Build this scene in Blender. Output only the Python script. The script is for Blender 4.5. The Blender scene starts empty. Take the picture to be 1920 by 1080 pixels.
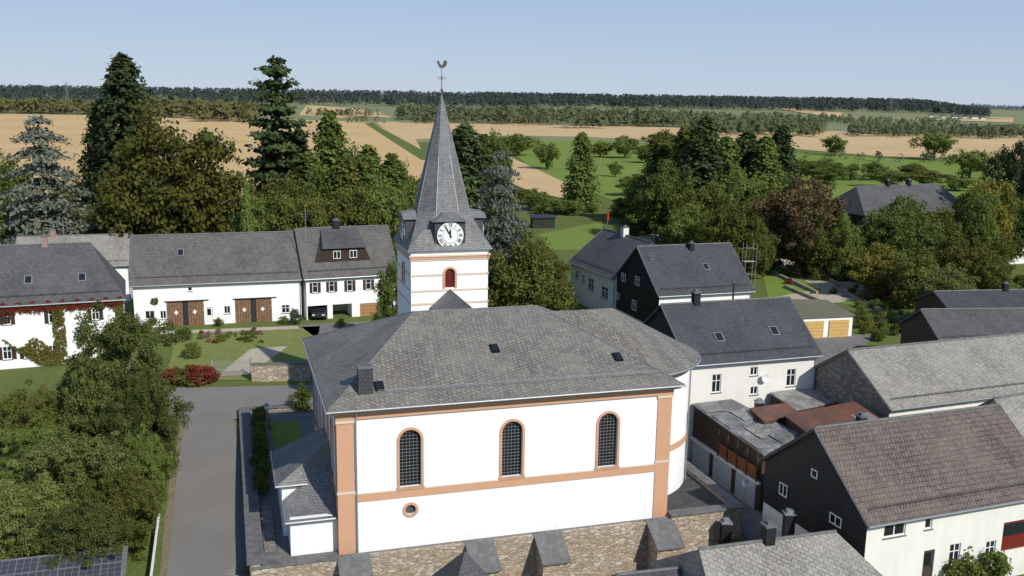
import bpy, math, random
import numpy as np
from mathutils import Vector, Matrix
random.seed(7); rng=np.random.default_rng(7)
# ------------------------------------------------------------ survey helpers
H=28.0; F=1800.0; PITCH=math.atan(0.2); ROLL=0.0157
sp,cp=math.sin(PITCH),math.cos(PITCH); sr,cr=math.sin(ROLL),math.cos(ROLL)
def ray(u,v):
    a=u-960;b=v-540
    x=a*cr+b*sr;y=b*cr-a*sr
    return Vector((x/F,cp-y/F*sp,-(sp+y/F*cp)))
CAM=Vector((0,0,H))
def at_z(u,v,z):
    d=ray(u,v);return CAM+d*((z-H)/d.z)
def at_y(u,v,Y):
    d=ray(u,v);return CAM+d*(Y/d.y)
def ss(a,b,x):
    t=min(1,max(0,(x-a)/(b-a)));return t*t*(3-2*t)
def g(x,y):
    if y>140:
        return 21*ss(1400,2500,y)*(1-ss(.40,.50,x/y))
    zl=-.9*(1-ss(58,84,y))
    zr=-2.0*(1-ss(72,98,y))
    w=ss(-14,13,x)
    n=-(x+10.4)*.287+(y-54.99)*.958
    return zl*(1-w)+zr*w-5*(1-ss(.5,3.5,n))*ss(-17,-13.5,x)*(1-ss(10,14,x))
def on_g(u,v):
    z=0
    for i in range(8):
        p=at_z(u,v,z);z=.5*z+.5*g(p.x,p.y)
    return p
# ------------------------------------------------------------ materials
def M0(name):
    m=bpy.data.materials.new(name);m.use_nodes=True
    nt=m.node_tree;b=nt.nodes['Principled BSDF'];b.inputs['Roughness'].default_value=.85
    b.inputs['Specular IOR Level'].default_value=.25
    return m,nt,b
def N(nt,t,**kw):
    n=nt.nodes.new(t)
    for k,v in kw.items():
        if k in n.inputs: n.inputs[k].default_value=v
        else: setattr(n,k,v)
    return n
def c4(c): return (c[0],c[1],c[2],1)
def noise(nt,co,scale,detail=5,rough=.6):
    n=N(nt,'ShaderNodeTexNoise',Scale=scale,Detail=detail,Roughness=rough)
    nt.links.new(co,n.inputs['Vector']);return n.outputs['Fac']
def ramp(nt,fac,a,b):
    r=N(nt,'ShaderNodeMapRange');r.inputs['From Min'].default_value=a;r.inputs['From Max'].default_value=b
    nt.links.new(fac,r.inputs['Value']);return r.outputs['Result']
def mix(nt,fac,a,b,mode='MIX'):
    m=N(nt,'ShaderNodeMixRGB',blend_type=mode)
    for s,k in ((fac,'Fac'),(a,'Color1'),(b,'Color2')):
        if hasattr(s,'links'): nt.links.new(s,m.inputs[k])
        elif k=='Fac': m.inputs[k].default_value=s
        else: m.inputs[k].default_value=c4(s)
    return m.outputs['Color']
def bump(nt,b,h,s=.3,d=.03):
    n=N(nt,'ShaderNodeBump',Strength=s,Distance=d);nt.links.new(h,n.inputs['Height']);nt.links.new(n.outputs['Normal'],b.inputs['Normal'])
def coord(nt,k='Object'): return N(nt,'ShaderNodeTexCoord').outputs[k]
def simple(name,c,rough=.8,var=.15,scale=3,metal=0,spec=.25):
    m,nt,b=M0(name);co=coord(nt)
    f=noise(nt,co,scale,6)
    col=mix(nt,ramp(nt,f,.3,.7),tuple(x*(1-var) for x in c),tuple(min(1,x*(1+var)) for x in c))
    nt.links.new(col,b.inputs['Base Color']);b.inputs['Roughness'].default_value=rough;b.inputs['Metallic'].default_value=metal
    b.inputs['Specular IOR Level'].default_value=spec
    return m
def plaster(name,c,dirt=.12):
    m,nt,b=M0(name);co=coord(nt)
    mp=N(nt,'ShaderNodeMapping');mp.inputs['Scale'].default_value=(1.5,1.5,.25);nt.links.new(co,mp.inputs['Vector'])
    f=noise(nt,mp.outputs[0],.9,7,.7);f2=noise(nt,co,.35,3)
    col=mix(nt,ramp(nt,f,.45,.8),c,tuple(x*(1-dirt) for x in c))
    col=mix(nt,ramp(nt,f2,.35,.75),col,tuple(x*(1-dirt*.6) for x in c))
    sx=N(nt,'ShaderNodeSeparateXYZ');nt.links.new(co,sx.inputs[0])
    k=N(nt,'ShaderNodeMath',operation='MULTIPLY');nt.links.new(ramp(nt,sx.outputs[2],1.3,-.2),k.inputs[0]);nt.links.new(ramp(nt,noise(nt,co,1.6,5,.7),.35,.65),k.inputs[1])
    k.use_clamp=True
    col=mix(nt,k.outputs[0],col,tuple(x*(1-dirt*2.2) for x in c))
    nt.links.new(col,b.inputs['Base Color']);b.inputs['Roughness'].default_value=.9
    bump(nt,b,noise(nt,co,12,4),.15,.01)
    return m
def tiles(name,c1,c2,mort,lich,lamt=.3,w=.35,h=.22,rot=0,lsc=1.6,big=.35,msz=.02):
    m,nt,b=M0(name);uv=coord(nt,'UV')
    mp=N(nt,'ShaderNodeMapping');mp.inputs['Rotation'].default_value=(0,0,rot);nt.links.new(uv,mp.inputs['Vector'])
    br=N(nt,'ShaderNodeTexBrick',Scale=1.0)
    for k,v in (('Color1',c4(c1)),('Color2',c4(c2)),('Mortar',c4(mort)),('Mortar Size',msz),('Mortar Smooth',.3),('Brick Width',w),('Row Height',h),('Bias',0)):
        br.inputs[k].default_value=v
    nt.links.new(mp.outputs[0],br.inputs['Vector'])
    wob=noise(nt,uv,2.2,10,.8)
    col=mix(nt,ramp(nt,wob,.58-.16*lamt,.74-.1*lamt),br.outputs['Color'],lich)
    bg=noise(nt,uv,.22,6,.65)
    col=mix(nt,ramp(nt,bg,.38,.66),col,mix(nt,big,col,lich))
    mp2=N(nt,'ShaderNodeMapping');mp2.inputs['Scale'].default_value=(1.4,.35,1);nt.links.new(uv,mp2.inputs['Vector'])
    dk=noise(nt,mp2.outputs[0],.7,8,.75)
    col=mix(nt,ramp(nt,dk,.50,.74),col,mix(nt,.5,col,mort))
    sp_=noise(nt,uv,lsc*4,3,.5)
    k=N(nt,'ShaderNodeMath',operation='MULTIPLY');nt.links.new(ramp(nt,sp_,.60,.68),k.inputs[0]);k.inputs[1].default_value=min(1,lamt*1.5)
    col=mix(nt,k.outputs[0],col,tuple(min(.75,x*1.35) for x in lich))
    nt.links.new(col,b.inputs['Base Color']);b.inputs['Roughness'].default_value=.62
    bump(nt,b,br.outputs['Fac'],-.6,.04)
    return m
def stone(name,c1,c2,c3):
    m,nt,b=M0(name);uv=coord(nt,'UV')
    n=noise(nt,uv,2.5,3)
    ad=N(nt,'ShaderNodeVectorMath',operation='MULTIPLY_ADD');nt.links.new(uv,ad.inputs[0]);ad.inputs[1].default_value=(1,1,1)
    cb=N(nt,'ShaderNodeCombineXYZ');sc=N(nt,'ShaderNodeMath',operation='MULTIPLY');sc.inputs[1].default_value=.22;nt.links.new(n,sc.inputs[0])
    nt.links.new(sc.outputs[0],cb.inputs[0]);nt.links.new(sc.outputs[0],cb.inputs[1]);nt.links.new(cb.outputs[0],ad.inputs[2])
    mp=N(nt,'ShaderNodeMapping');mp.inputs['Scale'].default_value=(2.4,6.5,1);nt.links.new(ad.outputs[0],mp.inputs['Vector'])
    v=N(nt,'ShaderNodeTexVoronoi',Scale=1.0);nt.links.new(mp.outputs[0],v.inputs['Vector'])
    v2=N(nt,'ShaderNodeTexVoronoi',Scale=1.0,feature='DISTANCE_TO_EDGE');nt.links.new(mp.outputs[0],v2.inputs['Vector'])
    sx=N(nt,'ShaderNodeSeparateColor');nt.links.new(v.outputs['Color'],sx.inputs[0])
    col=mix(nt,sx.outputs[0],c1,c2);col=mix(nt,ramp(nt,sx.outputs[1],.6,.9),col,c3)
    e=ramp(nt,v2.outputs['Distance'],0,.1)
    col=mix(nt,e,(.20,.17,.13),col)
    nt.links.new(col,b.inputs['Base Color']);bump(nt,b,e,.6,.04)
    return m
def ground_mat(name,cols,s1=.05,s2=1.2,s3=6,k3=.65):
    m,nt,b=M0(name);co=coord(nt)
    a=noise(nt,co,s1,5,.6);f=noise(nt,co,s2,8,.7);h=noise(nt,co,s3,4,.7)
    col=mix(nt,ramp(nt,a,.35,.65),cols[0],cols[1])
    col=mix(nt,ramp(nt,f,.4,.7),col,cols[2])
    col=mix(nt,ramp(nt,h,.4,.8),col,tuple(x*k3 for x in cols[0]))
    nt.links.new(col,b.inputs['Base Color']);b.inputs['Roughness'].default_value=1;b.inputs['Specular IOR Level'].default_value=.05
    return m
def furrow(name,c1,c2,ang=.3,sc=.25):
    m,nt,b=M0(name);co=coord(nt)
    mp=N(nt,'ShaderNodeMapping');mp.inputs['Rotation'].default_value=(0,0,ang);nt.links.new(co,mp.inputs['Vector'])
    w=N(nt,'ShaderNodeTexWave',Scale=sc,Distortion=1.5,Detail=3);nt.links.new(mp.outputs[0],w.inputs['Vector'])
    a=noise(nt,co,.012,6,.65);f=noise(nt,co,.6,5,.8)
    col=mix(nt,ramp(nt,a,.3,.7),c1,c2)
    col=mix(nt,.2,col,w.outputs['Color'],'SOFT_LIGHT')
    col=mix(nt,ramp(nt,f,.5,.8),col,tuple(x*.8 for x in c1))
    nt.links.new(col,b.inputs['Base Color']);b.inputs['Roughness'].default_value=1;b.inputs['Specular IOR Level'].default_value=.05
    return m
def corrug(name,c1,c2,c3,sc=12):
    m,nt,b=M0(name);uv=coord(nt,'UV')
    br=N(nt,'ShaderNodeTexBrick',Scale=1.0)
    for k,v in (('Color1',c4(c1)),('Color2',c4(c3)),('Mortar',c4(tuple(x*.5 for x in c2))),('Mortar Size',.02),('Brick Width',1.05),('Row Height',2.3),('Bias',-.1)): br.inputs[k].default_value=v
    nt.links.new(uv,br.inputs['Vector'])
    w=N(nt,'ShaderNodeTexWave',Scale=sc/6.28*2,Distortion=0);w.bands_direction='X';nt.links.new(uv,w.inputs['Vector'])
    f=noise(nt,uv,.9,7,.75)
    col=mix(nt,ramp(nt,f,.45,.62),br.outputs['Color'],c2);col=mix(nt,.35,col,w.outputs['Color'],'MULTIPLY')
    nt.links.new(col,b.inputs['Base Color']);b.inputs['Roughness'].default_value=.45
    bump(nt,b,w.outputs['Fac'],.6,.04);return m
def leaf(name,c1,c2,c3=None,k=1.75,tr=.4):
    c1=tuple(x*k for x in c1);c2=tuple(x*k for x in c2);c3=tuple(x*k for x in c3) if c3 else tuple(x*1.5 for x in c2)
    m=bpy.data.materials.new(name);m.use_nodes=True;nt=m.node_tree;nt.nodes.clear()
    out=N(nt,'ShaderNodeOutputMaterial');co=coord(nt)
    f=noise(nt,co,6,4,.7);f2=noise(nt,co,45,2)
    col=mix(nt,ramp(nt,f,.38,.62),c1,c2)
    col=mix(nt,ramp(nt,f2,.48,.72),col,c3)
    oi=N(nt,'ShaderNodeObjectInfo');hs=N(nt,'ShaderNodeHueSaturation')
    r=N(nt,'ShaderNodeMapRange');r.inputs['To Min'].default_value=.8;r.inputs['To Max'].default_value=1.25
    nt.links.new(oi.outputs['Random'],r.inputs['Value']);nt.links.new(r.outputs[0],hs.inputs['Value']);nt.links.new(col,hs.inputs['Color'])
    hs.inputs['Saturation'].default_value=.93
    d=N(nt,'ShaderNodeBsdfDiffuse');t=N(nt,'ShaderNodeBsdfTranslucent')
    nt.links.new(hs.outputs[0],d.inputs['Color']);nt.links.new(hs.outputs[0],t.inputs['Color'])
    ms=N(nt,'ShaderNodeMixShader');ms.inputs[0].default_value=tr
    nt.links.new(d.outputs[0],ms.inputs[1]);nt.links.new(t.outputs[0],ms.inputs[2]);nt.links.new(ms.outputs[0],out.inputs[0])
    return m
WHITE=plaster('white_plaster',(.82,.82,.81),.06)
CREAM=plaster('cream_plaster',(.74,.72,.66),.16)
ORANGE=plaster('salmon_paint',(.57,.325,.20),.12)
CORNICE=plaster('cream_cornice',(.66,.54,.42),.12)
SL_CH=tiles('weathered_slate',(.205,.19,.165),(.135,.124,.109),(.06,.055,.05),(.31,.288,.25),.28,.36,.27,math.radians(38),1.6,.35,.03)
SL_SP=tiles('spire_slate',(.19,.188,.185),(.12,.12,.12),(.055,.055,.055),(.28,.275,.265),.25,.30,.2,0)
SL_DK=tiles('dark_slate',(.066,.069,.076),(.046,.048,.054),(.022,.022,.024),(.105,.105,.11),.1,.34,.24)
SL_MD=tiles('grey_slate',(.095,.094,.094),(.065,.064,.064),(.034,.034,.034),(.15,.147,.142),.18,.34,.24)
SL_BR=tiles('brown_grey_slate',(.122,.114,.104),(.078,.074,.069),(.038,.035,.033),(.19,.178,.16),.27,.34,.24)
SL_LT=tiles('lichen_slate',(.275,.258,.222),(.195,.182,.158),(.09,.085,.078),(.39,.365,.315),.35,.38,.28,math.radians(38),1.6,.4,.028)
TL_BR=tiles('brown_roof_tile',(.155,.12,.098),(.095,.075,.064),(.03,.026,.024),(.25,.20,.165),.26,.24,.36,0,1.6,.35,.035)
BLACKSL=tiles('black_slate_cladding',(.022,.024,.027),(.014,.015,.017),(.006,.006,.006),(.033,.033,.036),.02,.3,.2)
STONE=stone('rubble_stone',(.44,.35,.25),(.29,.225,.165),(.50,.46,.39))
STONE_G=stone('grey_rubble_stone',(.25,.235,.20),(.16,.15,.13),(.35,.33,.29))
COPING=simple('slate_coping',(.135,.133,.133),.7,.3,2)
GLASS=simple('window_glass',(.015,.018,.022),.08,.1,1,0,.5)
CGLASS=simple('leaded_glass',(.008,.009,.011),.35,.2,3,0,.3)
WFRAME=simple('white_frame',(.75,.75,.73),.5,.03)
LEAD=simple('lead_bars',(.17,.18,.185),.6,.15)
ZINC=simple('zinc',(.30,.31,.32),.4,.15,4,.4)
DARK=simple('dark_metal',(.03,.03,.032),.5,.1)
TAR=simple('tar_roofing',(.07,.065,.058),.8,.4,1.5)
BLK=simple('black_paint',(.008,.008,.009),.4,.1)
WOOD=simple('brown_boards',(.20,.115,.065),.75,.6,7)
WOODD=simple('dark_boards',(.065,.045,.033),.8,.35,5)
WOODR=simple('reddish_boards',(.22,.085,.04),.8,.3,5)
HUTG=simple('dark_green_boards',(.02,.035,.028),.7,.2,5)
SHUT=simple('shutter_paint',(.045,.026,.02),.6,.1)
REDL=simple('red_louvre',(.17,.028,.018),.6,.15)
REDD=simple('dark_red_door',(.15,.018,.016),.5,.1)
YDOOR=simple('ochre_door',(.55,.36,.13),.6,.1)
BDOOR=simple('pale_blue_door',(.42,.47,.52),.6,.08)
GDOOR=simple('brown_door',(.34,.19,.08),.6,.1)
BRICK=tiles('red_brick',(.28,.10,.06),(.2,.07,.045),(.3,.28,.25),(.3,.2,.16),.1,.25,.08)
ASPH=ground_mat('asphalt',((.19,.180,.165),(.235,.222,.205),(.21,.198,.182)),.18,.35,14,.88)
ASPHD=ground_mat('yard_paving',((.20,.185,.168),(.15,.145,.138),(.24,.23,.21)),.2,.9,6)
GRAVEL=ground_mat('gravel',((.46,.39,.30),(.38,.33,.25),(.52,.46,.36)),.3,2,12)
DIRT=ground_mat('dirt_verge',((.22,.17,.11),(.16,.16,.07),(.28,.23,.16)),.4,2,9)
GRASS=ground_mat('grass_ground',((.10,.145,.036),(.135,.175,.05),(.16,.155,.06)),.02,.35,3)
LAWN=ground_mat('lawn',((.145,.225,.04),(.185,.265,.055),(.22,.245,.07)),.015,.3,3)
FARM=ground_mat('far_meadow_hazed',((.17,.205,.10),(.21,.23,.125),(.27,.25,.145)),.004,.02,.2,.9)  # meadow green desaturated: distance haze painted into the ground colour
YARDG=ground_mat('yard_grass',((.16,.21,.05),(.20,.225,.07),(.25,.23,.11)),.12,.8,5)
FIELD=furrow('stubble_field',(.58,.41,.205),(.49,.34,.16),.25)
FIELD2=furrow('ploughed_field',(.58,.42,.225),(.48,.34,.175),1.2)
COR1=corrug('weathered_corrugated',(.34,.36,.38),(.16,.135,.115),(.20,.21,.22))
COR2=corrug('rusty_corrugated',(.26,.11,.07),(.15,.10,.08),(.14,.075,.055))
COR3=corrug('pale_corrugated',(.42,.42,.40),(.20,.175,.15),(.28,.28,.27))
LC={}
LC['green']=leaf('leaf_green',(.042,.062,.012),(.078,.105,.022),(.14,.165,.035))
LC['fresh']=leaf('leaf_fresh',(.066,.092,.018),(.112,.15,.03),(.19,.21,.05),1.6)
LC['nearg']=leaf('leaf_yellow_green',(.040,.058,.014),(.075,.095,.022),(.16,.16,.045),1.6)
LC['nearl']=leaf('leaf_pale_willow',(.075,.095,.022),(.12,.14,.035),(.20,.20,.06),1.5)
LC['dark']=leaf('needle_dark',(.022,.038,.014),(.044,.064,.022),(.085,.105,.038),1.85)
LC['olive']=leaf('leaf_olive',(.058,.068,.014),(.098,.108,.022),(.16,.15,.03),1.6)
LC['autumn']=leaf('leaf_autumn',(.052,.060,.012),(.085,.088,.018),(.145,.118,.024),1.5)
LC['rust']=leaf('leaf_rust',(.062,.055,.02),(.11,.072,.035),(.16,.11,.05),1.6)
LC['yellow']=leaf('leaf_yellow',(.085,.095,.018),(.155,.145,.025),(.27,.20,.03),1.5)
LC['grey']=leaf('needle_grey',(.065,.072,.05),(.11,.12,.09),(.18,.19,.15),1.6)
LC['red']=leaf('leaf_red',(.15,.012,.016),(.24,.03,.025),(.09,.10,.025),1.2)
LC['pink']=leaf('flower_pink',(.38,.13,.18),(.10,.13,.03),(.6,.28,.34),1)
LC['vine']=leaf('leaf_vine',(.09,.12,.02),(.14,.16,.03),(.24,.05,.03),1.1)
LC['vinered']=leaf('leaf_vine_red',(.24,.015,.018),(.15,.02,.015),(.16,.12,.02),1.1)
LC['far']=leaf('leaf_far_hazed',(.055,.070,.035),(.078,.092,.042),(.11,.112,.055),1.4)  # leaf colour with atmospheric haze painted in
LC['far2']=leaf('leaf_far_blue_haze',(.030,.042,.038),(.040,.054,.046),(.055,.066,.056),1.3)  # bluish tint is distance haze painted into the forest colour
LC['far3']=leaf('leaf_far_haze',(.11,.15,.19),(.13,.17,.21),(.15,.19,.23),1.2)  # blue air haze put straight into the leaf colour
LC['farau']=leaf('leaf_far_autumn_hazed',(.065,.078,.03),(.10,.092,.035),(.15,.112,.045),1.35)  # autumn leaf tones muted by haze painted into the colour
BARK=simple('bark',(.13,.10,.075),.95,.3,8)
# ------------------------------------------------------------ mesh helpers
COL=bpy.context.scene.collection
class MB:
    def __init__(s): s.v=[];s.f=[];s.m=[]
    def add(s,vs,fs,mi=0):
        o=len(s.v);s.v+= [tuple(p) for p in vs];s.f+=[tuple(o+i for i in f) for f in fs];s.m+=[mi]*len(fs)
    def box(s,x0,x1,y0,y1,z0,z1,mi=0,M=None):
        vs=[Vector(p) for p in ((x0,y0,z0),(x1,y0,z0),(x1,y1,z0),(x0,y1,z0),(x0,y0,z1),(x1,y0,z1),(x1,y1,z1),(x0,y1,z1))]
        if M is not None: vs=[M@p for p in vs]
        s.add(vs,[(0,3,2,1),(4,5,6,7),(0,1,5,4),(1,2,6,5),(2,3,7,6),(3,0,4,7)],mi)
    def extr(s,pts,vec,mi=0):
        n=len(pts);a=[Vector(p) for p in pts];b=[p+Vector(vec) for p in a]
        s.add(a+b,[tuple(range(n))[::-1],tuple(range(n,2*n))]+[(i,(i+1)%n,n+(i+1)%n,n+i) for i in range(n)],mi)
    def tube(s,pts,rads,n=8,mi=0,cap=True):
        pts=[Vector(p) for p in pts];vs=[];
        for i,p in enumerate(pts):
            d=(pts[min(i+1,len(pts)-1)]-pts[max(i-1,0)]).normalized()
            t=d.cross(Vector((0,0,1)) if abs(d.z)<.9 else Vector((1,0,0))).normalized();b=d.cross(t)
            for k in range(n):
                a=2*math.pi*k/n;vs.append(p+(t*math.cos(a)+b*math.sin(a))*rads[i])
        fs=[(i*n+k,i*n+(k+1)%n,(i+1)*n+(k+1)%n,(i+1)*n+k) for i in range(len(pts)-1) for k in range(n)]
        if cap: fs+=[tuple(range(n))[::-1],tuple(range((len(pts)-1)*n,len(pts)*n))]
        s.add(vs,fs,mi)
    def obj(s,name,mats,parent=None,M=None,smooth=False,uv=True):
        me=bpy.data.meshes.new(name);me.from_pydata(s.v,[],s.f)
        for m in mats: me.materials.append(m)
        me.polygons.foreach_set('material_index',s.m)
        if smooth: me.polygons.foreach_set('use_smooth',[True]*len(s.f))
        me.update()
        if uv: puv(me)
        return mk(name,me,parent,M)
def puv(me):
    if not me.uv_layers: me.uv_layers.new(name='UVMap')
    uvl=me.uv_layers[0].data;vs=me.vertices
    for p in me.polygons:
        n=p.normal
        t=Vector((0,0,1)).cross(n)
        t=Vector((1,0,0)) if t.length<.05 else t.normalized()
        b=n.cross(t)
        for li in p.loop_indices:
            c=vs[me.loops[li].vertex_index].co;uvl[li].uv=(c.dot(t),c.dot(b))
def mk(name,me,parent=None,M=None):
    o=bpy.data.objects.new(name,me);COL.objects.link(o)
    if parent is not None: o.parent=parent
    if M is not None: o.matrix_local=M
    return o
def thing(name,label,cat,loc=(0,0,0),rz=0,group=None):
    e=bpy.data.objects.new(name,None);COL.objects.link(e);e.location=loc;e.rotation_euler=(0,0,rz);e.empty_display_size=.5
    e['label']=label;e['category']=cat
    if group: e['group']=group
    return e
def tag(o,label,cat,group=None,kind=None):
    o['label']=label;o['category']=cat
    if group:o['group']=group
    if kind:o['kind']=kind
def boolcut(wall,cut):
    c=cut.obj('cut_tmp',[],None,None,uv=False);c.parent=wall.parent
    md=wall.modifiers.new('b','BOOLEAN');md.operation='DIFFERENCE';md.object=c;md.solver='EXACT'
    dg=bpy.context.evaluated_depsgraph_get();dg.update()
    me=bpy.data.meshes.new_from_object(wall.evaluated_get(dg));wall.modifiers.clear()
    old=wall.data;wall.data=me;me.name=old.name
    bpy.data.objects.remove(c)
    puv(me)
def arch(w,h,n=10,cx=0,z0=0,y=0):
    r=w/2;pts=[(cx-r,y,z0),(cx+r,y,z0)]
    for i in range(n+1):
        a=math.pi*i/n;pts.append((cx+r*math.cos(a),y,z0+h-r+r*math.sin(a)))
    return pts
# ------------------------------------------------------------ openings
def win_mesh(w,h,style='w',proud=False,dep=.13):
    mb=MB();y=-.06 if proud else dep;t=.07
    fm={'w':WFRAME,'d':SHUT,'s':WFRAME,'sh':WFRAME}.get(style,WFRAME)
    mb.box(-w/2,w/2,y,y+.03,0,h,0)
    for a in ((-w/2,-w/2+t,0,h),(w/2-t,w/2,0,h)): mb.box(a[0],a[1],y-.05,y-.002,a[2],a[3],1)
    for a in ((0,t),(h-t,h)): mb.box(-w/2+t,w/2-t,y-.05,y-.002,a[0],a[1],1)
    if w>.7: mb.box(-.035,.035,y-.052,y-.003,t,h-t,1)
    if h>1.0: mb.box(-w/2+t,w/2-t,y-.045,y-.0025,h*.62,h*.62+.05,1)
    if not proud: mb.box(-w/2-.08,w/2+.08,-.06,y-.05,-.07,-.003,2)
    if style=='sh':
        for sx in (-1,1):
            x0=sx*(w/2+.02);x1=sx*(w/2+.02+w*.5);mb.box(min(x0,x1),max(x0,x1),-.05,-.003,0,h,3)
    return mb,[GLASS,fm,COPING,SHUT]
def door_mesh(w,h,mat,style='door'):
    mb=MB();mb.box(-w/2,w/2,.1,.16,0,h,1 if style=='barn' else 0)
    if style=='barn':
        n=int(w/.3)
        for i in range(n):
            xa,xb=-w/2+i*w/n+.02,-w/2+(i+1)*w/n-.02
            if abs((xa+xb)/2)<.3: continue
            mb.box(xa,xb,.05+.01*(i%3),.098,.03,h-.03-.05*(i%2),0)
        mb.box(-w/2-.2,w/2+.6,-.12,-.02,h+.02,h+.12,1)
        for sx in (-w/4,w/4):
            mb.extr([(sx-.25,.02,h*.62),(sx,.02,h*.62-.3),(sx+.25,.02,h*.62),(sx,.02,h*.62+.3)],(0,.029,0),2)
    elif style=='garage':
        n=5
        for i in range(n): mb.box(-w/2+.05,w/2-.05,.06,.098,i*h/n+.02,(i+1)*h/n-.02,0)
    else:
        mb.box(-w/2+.1,w/2-.1,.06,.098,.15,h*.45,0);mb.box(-w/2+.18,w/2-.18,.07,.097,h*.5,h-.2,3)
        mb.box(w/2-.16,w/2-.1,.02,.06,h*.46,h*.5,1)
    return mb,[mat,DARK,WFRAME,GLASS]
# ------------------------------------------------------------ houses
def gable_roof(mb,L,W,e,r,oe,og,th=.16,mi=0):
    s=(r-e)/(W/2);ze=e-s*oe
    cs=[(-og,-oe,ze),(-og,W/2,r),(-og,W+oe,ze),(-og,W+oe,ze-th),(-og,W/2,r-th),(-og,-oe,ze-th)]
    a=[Vector(p) for p in cs];b=[p+Vector((L+2*og,0,0)) for p in a]
    mb.add(a+b,[(0,1,4,5),(1,2,3,4),(7,6,11,10),(8,7,10,9),(1,0,6,7),(2,1,7,8),(3,2,8,9),(4,3,9,10),(5,4,10,11),(0,5,11,6)],mi)
def hip_roof(mb,x0,x1,y0,y1,ze,rz,il,ir,ym=None,th=.18,mi=0):
    ym=(y0+y1)/2 if ym is None else ym
    v=[(x0,y0,ze),(x1,y0,ze),(x1,y1,ze),(x0,y1,ze),(x0+il,ym,rz),(x1-ir,ym,rz)]
    w=[(x0,y0,ze-th),(x1,y0,ze-th),(x1,y1,ze-th),(x0,y1,ze-th)]
    mb.add(v+w,[(0,1,5,4),(2,3,4,5),(1,2,5),(3,0,4),(0,6,7,1),(1,7,8,2),(2,8,9,3),(3,9,6,0),(6,9,8,7)],mi)
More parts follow.
